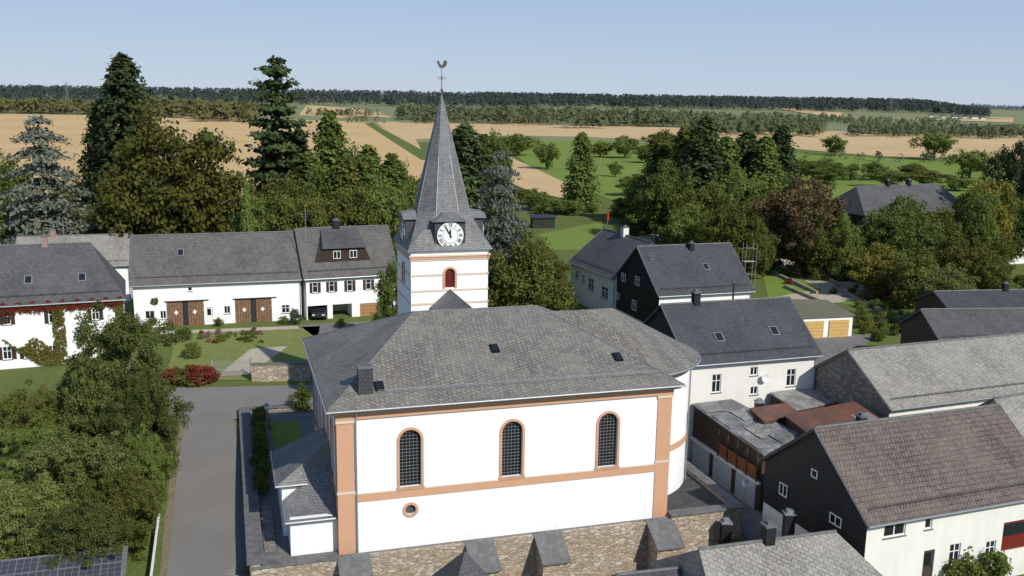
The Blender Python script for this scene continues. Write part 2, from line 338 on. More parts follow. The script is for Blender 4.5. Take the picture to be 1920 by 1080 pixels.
def house(label,A,B,ze,W,zr,zg,wm,rm,ops=(),name='house',cat='house',oe=.4,og=.3,hipl=None,hipr=None,chim=(),clad=(),sky=(),split=None,cladmat=None):
    a=at_z(A[0],A[1],ze);b=at_z(B[0],B[1],ze);d=(b-a);L=d.length-2*og;ang=math.atan2(d.y,d.x)
    ex=Vector((math.cos(ang),math.sin(ang),0));ey=Vector((-ex.y,ex.x,0))
    W=W-2*oe;s0=(zr-ze)/(W/2+oe)
    o=a+ex*og+ey*oe;o.z=zg
    root=thing(name,label,cat,o,ang);R=Matrix.Translation(o)@Matrix.Rotation(ang,4,'Z')
    e=ze+s0*oe-zg;r=zr-zg
    mb=MB()
    hip=hipl is not None or hipr is not None
    if not hip: mb.extr([(0,0,-1.5),(0,W,-1.5),(0,W,e-.1),(0,W/2,r-.1),(0,0,e-.1)][::-1],(L,0,0))
    else: mb.box(0,L,0,W,-1.5,e-.12)
    wall=mb.obj('wall',[wm],root)
    mb=MB()
    if hip:
        hl=hipl if hipl is not None else .05;hr=hipr if hipr is not None else .05
        hip_roof(mb,-og,L+og,-oe,W+oe,ze-zg,r,hl,hr)
    else: gable_roof(mb,L,W,e,r,oe,og)
    roof=mb.obj('roof',[rm],root)
    mb=MB();mb.tube([(-og,-oe-.06,ze-zg-.06),(L+og,-oe-.06,ze-zg-.06)],[.07,.07],8);mb.tube([(L-.1,-oe-.05,ze-zg-.1),(L-.1,-.08,ze-zg-.5),(L-.1,-.08,0)],[.05]*3,6)
    mb.obj('gutter',[ZINC],root)
    mb=MB();mb.tube([(-og+(hipl or 0),W/2,r+.02),(L+og-(hipr or 0),W/2,r+.02)],[.1,.1],6)
    if not hip:
        for x in (-og-.02,L+og+.02): mb.tube([(x,-oe,ze-zg),(x,W/2,r),(x,W+oe,ze-zg)],[.07]*3,4)
    mb.obj('ridge_cap',[COPING],roof)
    mb=MB();sl=(r-(ze-zg))/(W/2+oe);zz=(ze-zg)+sl*.7
    for k in range(2): mb.tube([(.3,-oe+.7,zz+.12+.1*k),(L-.3,-oe+.7,zz+.12+.1*k)],[.018]*2,4)
    for i in range(int(L/1.2)+1): mb.tube([(.3+i*1.2*(L-.6)/max(1.2*int(L/1.2),.1),-oe+.7,zz-.02),(.3+i*1.2*(L-.6)/max(1.2*int(L/1.2),.1),-oe+.7,zz+.25)],[.015]*2,4)
    mb.obj('snow_guard',[DARK],roof)
    faces={'F':Matrix.Identity(4),'L':Matrix.Rotation(-math.pi/2,4,'Z'),'R':Matrix.Translation((L,0,0))@Matrix.Rotation(math.pi/2,4,'Z')}
    for c in clad:
        fc,zl=c;mb=MB();x=-.06 if fc=='L' else L+.005
        mb.extr([(x,0.0,zl),(x,W,zl),(x,W,e-.18),(x,W/2,r-.2),(x,0,e-.18)][::-1],(.055,0,0));mb.obj('slate_cladding',[cladmat or BLACKSL],root)
    cut=MB();nc=0
    for op in ops:
        fc,st,u0,v0,u1,v1=op[:6]
        Mf=faces[fc];Mw=R@Mf;n=(Mw.to_3x3()@Vector((0,-1,0)));p0=Mw.translation;inv=Mw.inverted()
        def hit(u,v):
            dd=ray(u,v);t=(p0-CAM).dot(n)/dd.dot(n);return inv@(CAM+dd*t)
        um=(u0+u1)/2;vm=(v0+v1)/2
        xa,xb=hit(u0,vm).x,hit(u1,vm).x;za,zb=hit(um,v1).z,hit(um,v0).z
        w=abs(xb-xa);h=abs(zb-za);cx=(xa+xb)/2;z0=min(za,zb)
        M=Mf@Matrix.Translation((cx,0,z0))
        proud=fc in [c[0] for c in clad] and z0>[c[1] for c in clad if c[0]==fc][0]-.3
        if not proud:
            dep=4.0 if st=='open' else .3
            cut.box(-w/2,w/2,-.5,dep,0,h,0,M);nc+=1
        if st in('w','d','sh','s'):
            mb,ms=win_mesh(w,h,st,proud);mb.obj('window',ms,root,M)
        elif st=='open': pass
        else:
            mt={'barn':WOOD,'gy':YDOOR,'gb':BDOOR,'gbr':GDOOR,'door':WOODD,'dw':WFRAME,'red':REDD}[st]
            mb,ms=door_mesh(w,h,mt,'barn' if st=='barn' else('garage' if st[0]=='g' else 'door'));mb.obj('door' if st in('door','barn','dw','red') else 'garage_door',ms,root,M)
    if nc: boolcut(wall,cut)
    sl=(r-(ze-zg))/(W/2+oe)
    def rz(y): return (ze-zg)+sl*((y+oe) if y<W/2 else (W+oe-y))
    for c in chim:
        x=c[0]*L;y=c[1]*W;mb=MB();w=c[2]/2
        mb.box(x-w,x+w,y-w,y+w,rz(y)-.6,rz(y)+c[3],0);mb.box(x-w-.06,x+w+.06,y-w-.06,y+w+.06,rz(y)+c[3],rz(y)+c[3]+.1,1)
        mb.box(x-w*.5,x+w*.5,y-w*.5,y+w*.5,rz(y)+c[3]+.1,rz(y)+c[3]+.3,1)
        mb.obj('chimney',[c[4],COPING],roof)
    for c in sky:
        x=c[0]*L;y=c[1]*W;th=math.atan(sl)
        M=Matrix.Translation((x,y,rz(y)))@Matrix.Rotation(th,4,'X');mb=MB()
        mb.box(-.38,.38,-.5,.5,-.05,.07,1);mb.box(-.3,.3,-.42,.42,.07,.09,0);mb.obj('skylight',[GLASS,ZINC],roof,M)
    return root,L,W,e,r,R,rz
# ------------------------------------------------------------ ground
def ground():
    xs=[0.0];st=2.5
    while xs[-1]<6000:
        if xs[-1]>90: st*=1.18
        xs.append(xs[-1]+st)
    xs=[-x for x in xs[:0:-1]]+xs
    ys=[-60.0];st=2.5
    while ys[-1]<9000:
        if ys[-1]>150: st*=1.07
        ys.append(ys[-1]+st)
    vs=[(x,y,g(x,y)) for y in ys for x in xs];n=len(xs);m=len(ys)-1
    fs=[(j*n+i,j*n+i+1,(j+1)*n+i+1,(j+1)*n+i) for j in range(m) for i in range(n-1)]
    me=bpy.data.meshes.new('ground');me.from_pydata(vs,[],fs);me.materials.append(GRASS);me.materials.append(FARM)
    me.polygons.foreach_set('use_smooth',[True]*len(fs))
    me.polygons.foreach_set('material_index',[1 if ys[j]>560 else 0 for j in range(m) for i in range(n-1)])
    o=mk('ground',me);o['kind']='structure'
ground()
def sheet(name,pts,mat,dz):
    vs=[(lambda p:(p.x,p.y,g(p.x,p.y)+dz))(on_g(u,v)) for u,v in pts]
    me=bpy.data.meshes.new(name);me.from_pydata(vs,[],[tuple(range(len(vs)))]);me.materials.append(mat)
    if me.polygons[0].normal.z<0: me.flip_normals()
    o=mk(name,me);o['kind']='structure'
def strip(name,left,right,mat,dz,n=24):
    vs=[];fs=[];rows=[]
    for i in range(len(left)-1):
        for k in range(n): rows.append((Vector(left[i]).lerp(Vector(left[i+1]),k/n),Vector(right[i]).lerp(Vector(right[i+1]),k/n)))
    rows.append((Vector(left[-1]),Vector(right[-1])));m=6
    for a,b in rows:
        for j in range(m+1):
            p=a.lerp(b,j/m);vs.append((p.x,p.y,g(p.x,p.y)+dz))
    for i in range(len(rows)-1):
        for j in range(m): q=i*(m+1)+j;fs.append((q,q+1,q+m+2,q+m+1))
    me=bpy.data.meshes.new(name);me.from_pydata(vs,[],fs);me.materials.append(mat)
    me.update()
    if me.polygons[0].normal.z<0: me.flip_normals()
    o=mk(name,me);o['kind']='structure';return o
def xy(u,v): p=on_g(u,v);return (p.x,p.y)
sheet('field',[(-300,209),(400,219),(690,229),(780,262),(800,300),(820,420),(400,450),(-300,450)],FIELD,.06)
sheet('field',[(700,228),(1000,233),(1300,240),(1560,246),(2100,259),(2100,304),(1650,293),(1500,280),(1290,266),(1100,257),(960,254),(760,262)],FIELD2,.08)
sheet('field',[(575,197),(650,202),(720,212),(640,221),(560,216)],FIELD2,.05)
sheet('grass_strip',[(683,231),(698,231),(825,300),(790,300)],GRASS,.14)
sheet('meadow',[(940,268),(1100,262),(1290,273),(1500,288),(1900,310),(2100,314),(2100,400),(1400,420),(1170,385),(1000,320)],LAWN,.10)
sheet('field',[(945,290),(985,308),(1112,368),(1100,384),(985,356),(950,340)],FIELD2,.16)
sheet('field',[(1385,202),(1560,208),(1900,221),(1900,230),(1560,220)],FIELD2,.5)
sheet('field',[(600,206),(720,216),(740,222),(640,216)],FIELD2,.4)
strip('verge',[xy(290,1180),xy(306,1000),xy(322,860),xy(338,790)],[xy(490,1180),xy(478,1000),xy(460,860),xy(448,790)],DIRT,.03)
strip('road',[xy(302,1180),xy(320,1000),xy(335,860),xy(350,790),xy(358,745)],[xy(476,1180),xy(466,1000),xy(450,860),xy(438,790),xy(434,745)],ASPH,.05)
strip('road',[xy(230,792),xy(345,790),xy(600,782)],[xy(230,730),xy(345,728),xy(600,722)],ASPH,.055,20)
strip('pavement',[xy(560,610),xy(740,600)],[xy(600,640),xy(740,632)],ASPHD,.05,6)
strip('courtyard',[xy(1465,632),xy(1520,700)],[xy(1640,628),xy(1590,690)],ASPHD,.06,8)
strip('alley',[xy(1270,860),xy(1330,920),xy(1400,1010)],[xy(1300,850),xy(1425,960),xy(1480,1040)],ASPHD,.05,8)
strip('yard_grass',[xy(330,625),xy(320,675),xy(300,715)],[xy(600,612),xy(590,670),xy(570,712)],YARDG,.05,8)
strip('gravel_path',[xy(470,655),xy(405,708)],[xy(540,650),xy(468,704)],GRAVEL,.075,5)
strip('gravel_path',[xy(300,622),xy(560,612)],[xy(300,628),xy(560,618)],GRAVEL,.08,8)
strip('lawn',[xy(1010,440),xy(1020,470)],[xy(1130,415),xy(1130,468)],LAWN,.05,6)
strip('garden_path',[xy(1185,445),xy(1190,455)],[xy(1270,432),xy(1300,450)],GRAVEL,.06,6)
strip('garden_lawn',[xy(1420,465),xy(1440,560)],[xy(1500,465),xy(1720,580)],LAWN,.04,8)
strip('garden_path',[xy(1440,486),xy(1475,507),xy(1560,556)],[xy(1515,474),xy(1585,500),xy(1675,552)],GRAVEL,.07,6)
strip('garden_path',[xy(1440,560),xy(1500,578)],[xy(1520,546),xy(1610,562)],GRAVEL,.065,6)
strip('garden_lawn',[xy(1850,520),xy(1860,530)],[xy(1990,560),xy(1990,575)],LAWN,.06,6)
# ------------------------------------------------------------ church
ANG=math.atan2(6.33,21.14);A0=Vector((-10.40,54.99,0))
CH=thing('church','large white church with salmon trim, slate roof and pointed tower','church',A0,ANG)
RC=Matrix.Translation(A0)@Matrix.Rotation(ANG,4,'Z')
def cw(s,n,z=0): return RC@Vector((s,n,z))
L=22.06;D=16.7
mb=MB();mb.box(0,L,0,D,-.3,9.3);nave=mb.obj('wall',[WHITE],CH)
cut=MB();WX=(4.45,11.03,17.6)
for x in WX: cut.extr(arch(1.35,3.72,12,x,4.03,-.5)[::-1],(0,.8,0))
pts=[(4.45+.34*math.cos(a*math.pi/10),-.5,2.48+.34*math.sin(a*math.pi/10)) for a in range(20)]
cut.extr(pts[::-1],(0,.8,0))
ML=Matrix.Rotation(-math.pi/2,4,'Z')
for y in (3.0,8.3,13.6): cut.extr([ML@Vector(p) for p in arch(1.35,3.72,12,-y,4.03,-.5)[::-1]],ML.to_3x3()@Vector((0,.8,0)))
boolcut(nave,cut)
def church_window(M,w=1.35,h=3.72,rows=16,cols=6,parent=CH):
    mb=MB();mb.extr(arch(w+.1,h+.05,12,0,-.02,.22)[::-1],(0,.04,0));win=mb.obj('window',[CGLASS],parent,M)
    mb=MB();r=w/2
    for i in range(1,cols):
        x=-r+i*w/cols;top=h-r+math.sqrt(max(0,r*r-x*x));mb.box(x-.012,x+.012,.17,.215,0,top)
    for j in range(1,rows+1):
        z=j*(h)/(rows+1);hw=r if z<h-r else math.sqrt(max(.001,r*r-(z-h+r)**2));mb.box(-hw,hw,.165,.21,z-.011,z+.011)
    mb.obj('lattice',[LEAD],win)
    mb=MB();o=arch(w+.32,h+.16,12,0,-.0,-.06);i_=arch(w,h,12,0,0,-.06);n=len(o)
    o2=[(p[0],.01,p[2]) for p in o];i2=[(p[0],.01,p[2]) for p in i_]
    fs=[]
    for k in range(1,n):
        k2=(k+1)%n
        fs+=[(k,k2,n+k2,n+k),(k,2*n+k,2*n+k2,k2),(n+k,n+k2,3*n+k2,3*n+k)]
    mb.add(o+i_+o2+i2,[f[::-1] for f in fs]);mb.box(-w/2-.2,w/2+.2,-.12,.2,-.16,-.003)
    mb.obj('surround',[ORANGE],win)
for x in WX: church_window(Matrix.Translation((x,0,4.03)))
for y in (3.0,8.3,13.6): church_window(Matrix.Translation((0,y,4.03))@ML)
mb=MB();mb.extr([(4.45+(p[0]-4.45)*1.1,.2,2.48+(p[2]-2.48)*1.1) for p in pts][::-1],(0,.05,0));ow=mb.obj('round_window',[CGLASS],CH)
mb=MB()
for i in range(-2,3): mb.box(4.45+i*.13-.012,4.45+i*.13+.012,.15,.195,2.15,2.81);mb.box(4.11,4.79,.145,.19,2.48+i*.13-.012,2.48+i*.13+.012)
mb.obj('lattice',[LEAD],ow)
mb=MB();K=24
ring=[];
for r_,y_ in ((.50,-.06),(.335,-.06),(.50,.01),(.335,.01)):
    ring+=[(4.45+r_*math.cos(2*math.pi*a/K),y_,2.48+r_*math.sin(2*math.pi*a/K)) for a in range(K)]
fs=[]
for k in range(K):
    k2=(k+1)%K;fs+=[(k,K+k,K+k2,k2),(k,k2,2*K+k2,2*K+k),(K+k,3*K+k,3*K+k2,K+k2)]
mb.add(ring,[f[::-1] for f in fs]);mb.obj('surround',[ORANGE],ow)
for x0,x1 in ((-.05,.98),(L-.98,L+.05)):
    mb=MB();mb.box(x0,x1,-.06,.3,-.1,8.5);mb.box(x0-.05,x1+.05,-.12,.3,8.5,8.7,1);mb.box(x0-.04,x1+.04,-.1,.3,3.95,4.1,1);mb.obj('pilaster',[ORANGE,CORNICE],CH)
for y0,y1 in ((.35,1.1),(5.2,6.0),(10.7,11.5),(15.7,16.6)):
    mb=MB();mb.box(-.055,.2,y0,y1,-.1,8.6);mb.obj('pilaster',[ORANGE],CH)
mb=MB();mb.box(.98,L-.98,-.05,.2,3.35,3.82);mb.box(.98,L-.98,-.09,.2,3.83,3.92,1);mb.obj('band',[ORANGE,CORNICE],CH)
mb=MB();mb.box(-.04,.2,1.1,15.7,3.37,3.80);mb.obj('band',[ORANGE],CH)
mb=MB();mb.box(-.1,L+.1,-.14,D+.1,8.72,9.12);mb.box(-.3,L+.3,-.3,D+.3,9.12,9.2,1);mb.box(-.45,L+.45,-.45,D+.45,9.2,9.34,0);mb.obj('cornice',[ORANGE,CORNICE,WHITE],CH)
mb=MB();hip_roof(mb,-.62,L+.62,-.62,D+.62,9.5,13.27,6.9,7.46,8.35,.15);roof=mb.obj('roof',[SL_CH],CH)
mb=MB()
E=[(-.62,-.62,9.5),(L+.62,-.62,9.5),(L+.62,D+.62,9.5),(-.62,D+.62,9.5)];R1=(6.28,8.35,13.27);R2=(15.22,8.35,13.27)
for a,b in ((E[0],R1),(E[3],R1),(R1,R2),(R2,E[1]),(R2,E[2])): mb.tube([a,b],[.05,.05],5)
mb.obj('ridge_cap',[SL_SP],roof)
mb=MB();mb.tube([(-.7,-.7,9.44),(L+.7,-.7,9.44)],[.07]*2,8);mb.tube([(-.7,-.7,9.44),(-.7,D+.7,9.44)],[.07]*2,8);mb.tube([(1.1,-.65,9.4),(1.1,-.12,8.8),(1.1,-.12,0)],[.055]*3,6);mb.tube([(-.15,15.0,9.4),(-.15,15.0,0)],[.055]*2,6);mb.obj('gutter',[ZINC],CH)
sl=3.77/8.97
mb=MB()
for k in range(3): mb.tube([(2.6,.55,9.5+sl*1.17+.08+.09*k),(21.2,.55,9.5+sl*1.17+.08+.09*k)],[.016]*2,4)
for i in range(38): mb.tube([(2.6+i*.5027,.55,9.95),(2.6+i*.5027,.55,9.5+sl*1.17+.3)],[.014]*2,4)
mb.obj('snow_guard',[ZINC],roof)
mb=MB();mb.box(1.4,2.3,.6,1.3,9.9,11.65);mb.box(1.36,2.34,.56,1.34,11.65,11.75,1);mb.obj('chimney',[SL_DK,COPING],roof)
for s,n in ((2.75,1.2),(10.9,4.0),(19.1,2.4)):
    M=Matrix.Translation((s,n,9.5+sl*(n+.62)))@Matrix.Rotation(math.atan(sl),4,'X');mb=MB()
    mb.box(-.28,.28,-.42,.42,-.05,.12,1);mb.box(-.2,.2,-.34,.34,.12,.14,0);mb.obj('skylight',[GLASS,BLK],roof,M)
cx,cy=21.1,8.35
def ringpts(r,n=28,a0=-90,a1=90): return [(cx+r*math.cos(math.radians(a0+(a1-a0)*i/n)),cy+r*math.sin(math.radians(a0+(a1-a0)*i/n))) for i in range(n+1)]
mb=MB();p=ringpts(5.8);mb.extr([(x,y,-.3) for x,y in p],(0,0,9.5));mb.obj('apse_wall',[WHITE],CH)
for z0,z1,r,m,nm in ((3.35,3.82,5.86,ORANGE,'band'),(8.8,9.12,5.9,ORANGE,'cornice'),(9.12,9.32,6.1,CORNICE,'cornice')):
    mb=MB();p=ringpts(r);mb.extr([(x,y,z0) for x,y in p],(0,0,z1-z0));mb.obj(nm,[m],CH)
mb=MB();p=ringpts(6.45);n=len(p)
v=[(x,y,9.46) for x,y in p]+[(x,y,9.33) for x,y in p]+[(cx,cy,12.8),(14.5,cy,12.8),(14.5,cy-6.45,9.46),(14.5,cy+6.45,9.46)]
T=2*n
fs=[(i,i+1,T) for i in range(n-1)]+[(i,n+i,n+i+1,i+1) for i in range(n-1)]+[(T+2,0,T,T+1),(n-1,T+3,T+1,T)]+[tuple(range(2*n-1,n-1,-1))]
mb.add(v,fs);mb.obj('apse_roof',[SL_CH],CH)
mb=MB();p=ringpts(6.52);mb.tube([(x,y,9.38) for x,y in p],[.08]*n,6);mb.obj('gutter',[ZINC],CH)
mb=MB();mb.tube([(21.1+5.9*math.cos(-.5),8.35+5.9*math.sin(-.5),9.3),(21.1+5.9*math.cos(-.5),8.35+5.9*math.sin(-.5),0)],[.06]*2,6);mb.obj('downpipe',[ZINC],CH)
mb=MB();mb.extr([(9.2,9.5,11.6),(10.8,9.5,13.0),(12.4,9.5,11.6),(12.4,9.5,9.6),(9.2,9.5,9.6)][::-1],(0,7.38,0));mb.obj('connecting_roof',[SL_SP],CH)
# annex
mb=MB();mb.box(-3.2,-.01,3.5,9.2,-.3,3.6);mb.obj('annex_wall',[WHITE],CH)
mb=MB();v=[(-3.5,3.3,3.55),(0,3.3,3.55),(0,9.5,3.55),(-3.5,9.5,3.55),(-.06,5.0,5.6),(-.06,7.8,5.6)];w=[(a,b,c-.15) for a,b,c in v[:4]]
mb.add(v+w,[(0,1,4),(1,2,5,4),(2,3,5),(3,0,4,5),(0,6,7,1),(2,8,9,3),(3,9,6,0),(6,9,8,7)]);mb.obj('annex_roof',[SL_SP],CH)
mb=MB();mb.box(-2.9,-.01,.6,3.49,-.3,2.4);mb.obj('annex_wall',[WHITE],CH)
mb=MB();v=[(-3.15,.35,2.35),(-.07,.35,2.35),(-3.15,3.2,2.6),(-.07,3.5,4.3),(-1.6,3.5,3.7)]
mb.add(v+[(a,b,c-.14) for a,b,c in v],[(0,1,3,4,2),(0,5,6,1),(2,7,5,0),(5,7,9,8,6)]);mb.obj('annex_roof',[SL_SP],CH)
mb=MB();mb.tube([(-3.2,.28,2.3),(-.05,.28,2.3)],[.07]*2,6);mb.tube([(-3.2,.28,2.3),(-3.22,3.2,2.52)],[.07]*2,6);mb.tube([(-3.58,3.2,3.5),(-3.58,9.6,3.5)],[.07]*2,6);mb.tube([(-3.58,3.2,3.5),(-1.6,3.2,3.5)],[.07]*2,6);mb.obj('gutter',[ZINC],CH)
# tower
tx0,tx1,ty0,ty1=7.7,13.9,16.9,23.1;tcx,tcy=10.8,20.0
mb=MB();mb.box(tx0,tx1,ty0,ty1,-.3,16.1);tw=mb.obj('tower',[WHITE],CH)
cut=MB();tf={'F':Matrix.Translation((tcx,ty0,0)),'L':Matrix.Translation((tx0,tcy,0))@ML,'R':Matrix.Translation((tx1,tcy,0))@Matrix.Rotation(math.pi/2,4,'Z'),'B':Matrix.Translation((tcx,ty1,0))@Matrix.Rotation(math.pi,4,'Z')}
for M in tf.values(): cut.extr([M@Vector(q) for q in arch(.8,1.55,10,0,13.1,-.4)[::-1]],M.to_3x3()@Vector((0,.7,0)))
boolcut(tw,cut)
for z0,z1,e,m in ((15.3,15.42,.06,CORNICE),(15.42,15.62,.1,ORANGE),(15.62,15.74,.16,CORNICE),(14.08,14.24,.05,CORNICE),(12.85,12.98,.05,CORNICE),(11.8,11.95,.05,CORNICE)):
    mb=MB()
    for M in tf.values():
        gap=.62 if z0 in(14.08,) else 0
        if gap:
            mb.box(-3.1-e,-gap,-e,.1,z0,z1,0,M);mb.box(gap,3.1,-e,.1,z0,z1,0,M)
        else: mb.box(-3.1-e,3.1,-e,.1,z0,z1,0,M)
    mb.obj('cornice',[m],tw)
mb=MB();mb.box(tx0-.1,tx1+.1,ty0-.1,ty1+.1,15.98,16.1);mb.obj('cornice',[WHITE],tw)
for M in tf.values():
    mb=MB();mb.extr(arch(.86,1.6,10,0,13.08,.2)[::-1],(0,.04,0),0)
    for j in range(12): mb.box(-.38,.38,.1,.19,13.14+j*.12,13.14+j*.12+.05,0)
    mb.box(-.03,.03,.08,.1,13.1,14.6,0)
    wn=mb.obj('belfry_window',[REDL],tw,M)
    mb=MB();o=arch(1.12,1.71,10,0,13.08,-.09);i_=arch(.8,1.55,10,0,13.08,-.09);n=len(o)
    o2=[(q[0],.01,q[2]) for q in o];i2=[(q[0],.01,q[2]) for q in i_];fs=[]
    for k in range(1,n):
        k2=(k+1)%n;fs+=[(k,k2,n+k2,n+k),(k,2*n+k,2*n+k2,k2),(n+k,n+k2,3*n+k2,3*n+k)]
    mb.add(o+i_+o2+i2,[f[::-1] for f in fs]);mb.obj('surround',[ORANGE],tw,M)
def ring8(h,a,z): return [(tcx+x,tcy+y,z) for x,y in ((-a,-h),(a,-h),(h,-a),(h,a),(a,h),(-a,h),(-h,a),(-h,-a))]
mb=MB();rs=[ring8(3.42,3.38,16.12),ring8(3.0,2.75,16.9),ring8(2.5,1.7,17.9),ring8(2.12,.9,18.9)]
for k in range(1,12):
    t=k/12;hh=2.12*(1-t)+.05*t;rs.append(ring8(hh,hh*.414,18.9+9.2*t))
v=[q for r_ in rs for q in r_]+[(tcx,tcy,28.15)]
fs=[(i*8+k,i*8+(k+1)%8,(i+1)*8+(k+1)%8,(i+1)*8+k) for i in range(len(rs)-1) for k in range(8)]
q=(len(rs)-1)*8;fs+=[(q+k,q+(k+1)%8,len(v)-1) for k in range(8)]+[(7,6,5,4,3,2,1,0)]
mb.add(v,fs);spire=mb.obj('spire',[SL_SP],tw)
mb=MB()
for k in range(8): mb.tube([rs[3][k],(tcx,tcy,28.1)],[.035,.02],5)
mb.obj('spire_ridge',[ZINC],tw)
def clock(M):
    mb=MB();mb.box(-1.22,1.22,-.06,2.6,16.12,18.35);
    dm=mb.obj('clock_dormer',[SL_DK],CH,M)
    mb=MB();v=[(-1.45,-.28,18.35),(1.45,-.28,18.35),(1.45,2.6,18.35),(-1.45,2.6,18.35),(-.75,-.28,18.75),(.75,-.28,18.75),(.35,1.3,19.05),(-.35,1.3,19.05),(.2,2.3,18.9),(-.2,2.3,18.9)]
    mb.add(v,[(0,1,5,4),(4,5,6,7),(1,2,8,6,5),(3,0,4,7,9),(7,6,8,9),(0,3,2,1)]);mb.obj('dormer_roof',[SL_SP],dm)
    mb=MB();n=40;cz=17.27;R_=1.08
    mb.extr([(R_*math.cos(2*math.pi*i/n),-.14,cz+R_*math.sin(2*math.pi*i/n)) for i in range(n)],(0,.078,0))
    cf=mb.obj('clock_face',[WFRAME],CH,M)
    mb=MB();vv=[]
    for r_ in (R_+.04,R_-.02):
        vv+=[(r_*math.cos(2*math.pi*i/n),-.155,cz+r_*math.sin(2*math.pi*i/n)) for i in range(n)]
    for r_ in (.62,.60): vv+=[(r_*math.cos(2*math.pi*i/n),-.155,cz+r_*math.sin(2*math.pi*i/n)) for i in range(n)]
    mb.add(vv,[(i,(i+1)%n,n+(i+1)%n,n+i) for i in range(n)]+[(2*n+i,2*n+(i+1)%n,3*n+(i+1)%n,3*n+i) for i in range(n)]);mb.obj('clock_rim',[BLK],cf)
    rom=['XII','I','II','III','IIII','V','VI','VII','VIII','IX','X','XI']
    hgt=.27;wid={'I':.075,'V':.17,'X':.17}
    for i,t in enumerate(rom):
        th=-i*math.pi/6;mb=MB();tot=sum(wid[c] for c in t);x=-tot/2
        B=Matrix.Translation((0,0,cz))@Matrix.Rotation(-th,4,'Y')@Matrix.Translation((0,0,.83))
        def bar(xa,za,xb,zb,w):
            mb.extr([B@Vector(q) for q in ((xa-w,-.165,za),(xa+w,-.165,za),(xb+w,-.165,zb),(xb-w,-.165,zb))],(0,.02,0))
        for c in t:
            w=wid[c];m=x+w/2;h2=hgt/2
            if c=='I': bar(m,-h2,m,h2,.018)
            if c=='V': bar(m,-h2,m-.06,h2,.018);bar(m,-h2,m+.06,h2,.012)
            if c=='X': bar(m+.06,-h2,m-.06,h2,.018);bar(m-.06,-h2,m+.06,h2,.012)
            x+=w
        mb.obj('numeral',[BLK],cf,uv=False)
    for ang,ln,w in ((-30,.82,.035),(-2.5,.55,.05)):
        mb=MB();B=Matrix.Translation((0,0,cz))@Matrix.Rotation(math.radians(ang),4,'Y')
        y=-.2 if ln>.6 else -.185
        mb.extr([B@Vector(q) for q in ((-w,y,-.18),(w,y,-.18),(w*1.2,y,ln*.7),(0,y,ln),(-w*1.2,y,ln*.7))],(0,.012,0));mb.obj('clock_hand',[BLK],cf,uv=False)
for M in tf.values(): clock(M)
mb=MB();mb.tube([(0,0,27.9),(0,0,30.1)],[.04,.022],6);mb.tube([(-.3,0,29.3),(.3,0,29.3)],[.02]*2,5);mb.tube([(0,-.3,29.3),(0,.3,29.3)],[.02]*2,5)
mb.tube([(0,0,28.25),(0,0,28.38),(0,0,28.5)],[.04,.11,.04],8)
for a in range(4): mb.tube([(.25*math.cos(a*1.57),.25*math.sin(a*1.57),29.12),(.3*math.cos(a*1.57),.3*math.sin(a*1.57),29.3),(.22*math.cos(a*1.57),.22*math.sin(a*1.57),29.45)],[.015]*3,4)
v=[(-.42,.45),(-.34,.62),(-.26,.64),(-.2,.52),(-.14,.34),(.02,.24),(.12,.36),(.18,.6),(.3,.68),(.42,.6),(.47,.4),(.40,.22),(.26,.08),(.1,.02),(-.12,.02),(-.26,.14),(-.32,.32)]
mb.extr([(x*.92,-.03,30.05+z*.92) for x,z in v],(0,.06,0))
mb.obj('weathercock',[simple('dark_bronze',(.085,.08,.065),.6)],tw,Matrix.Translation((tcx,tcy,0)),uv=False)
# ------------------------------------------------------------ churchyard
mb=MB();mb.box(-5.3,27.3,-.2,29.5,-7,-.02);o=mb.obj('churchyard',[ASPHD],None,RC);o['kind']='structure'
RW=thing('retaining_wall','tall rubble stone retaining wall with slate topped buttresses below the church','wall',cw(0,0,0),ANG)
mb=MB();mb.box(-5.3,22.2,-.55,-.003,-8,-.03);mb.box(22.2,27.6,-.6,-.1,-8,.25);mb.box(27.1,27.6,-.1,12,-8,.25);mb.obj('wall',[STONE],RW)
mb=MB();mb.box(-5.4,-.12,-.65,.25,.0,.12);mb.box(22.15,27.8,-.75,.1,.253,.36);mb.box(27.0,27.8,.1,12,.253,.36);mb.obj('coping',[COPING],RW)
for s,w in ((.8,2.0),(8.8,1.9),(13.4,1.9),(21.4,2.0)):
    M=Matrix.Translation((s,0,0));mb=MB();w/=2
    mb.extr([(-w+.1,-.5,-8),(-w+.1,-2.3,-8),(-w+.1,-2.2,-1.25),(-w+.1,-.5,-.2)],(2*w-.2,0,0),0)
    b_=mb.obj('buttress',[STONE],RW,M)
    mb=MB()
    for i in range(3):
        ya=-.3-i*.72;za=.0-i*.4;mb.extr([(-w,ya,za),(-w,ya-.715,za-.4),(-w,ya-.715,za-.28),(-w,ya,za+.13)][::-1],(2*w,0,0),0)
    mb.obj('buttress_cap',[COPING],b_)
YW=thing('churchyard_wall','low stone churchyard wall with broad dark slate coping beside the lane','wall',cw(0,0,0),ANG)
mb=MB();mb.box(-5.35,-4.75,-.5,29.5,-3,.3);mb.box(-4.75,1.5,29.0,29.5,-3,.3);mb.obj('wall',[STONE],YW)
mb=MB()
for i in range(27): mb.box(-5.55,-4.55,-.6+i*1.12,-.6+i*1.12+1.1,.302,.40)
for i in range(6): mb.box(-4.5+i*1.0,-4.5+i*1.0+.98,28.85,29.65,.302,.4)
mb.obj('coping',[COPING],YW)
mb=MB();mb.box(-4.4,-3.6,1,14,-.015,.0);o=mb.obj('pavement',[COPING],None,RC);o['kind']='structure'
mb=MB();mb.box(-3.0,-.6,17.5,26,-.015,.01);o=mb.obj('lawn',[LAWN],None,RC);o['kind']='structure'
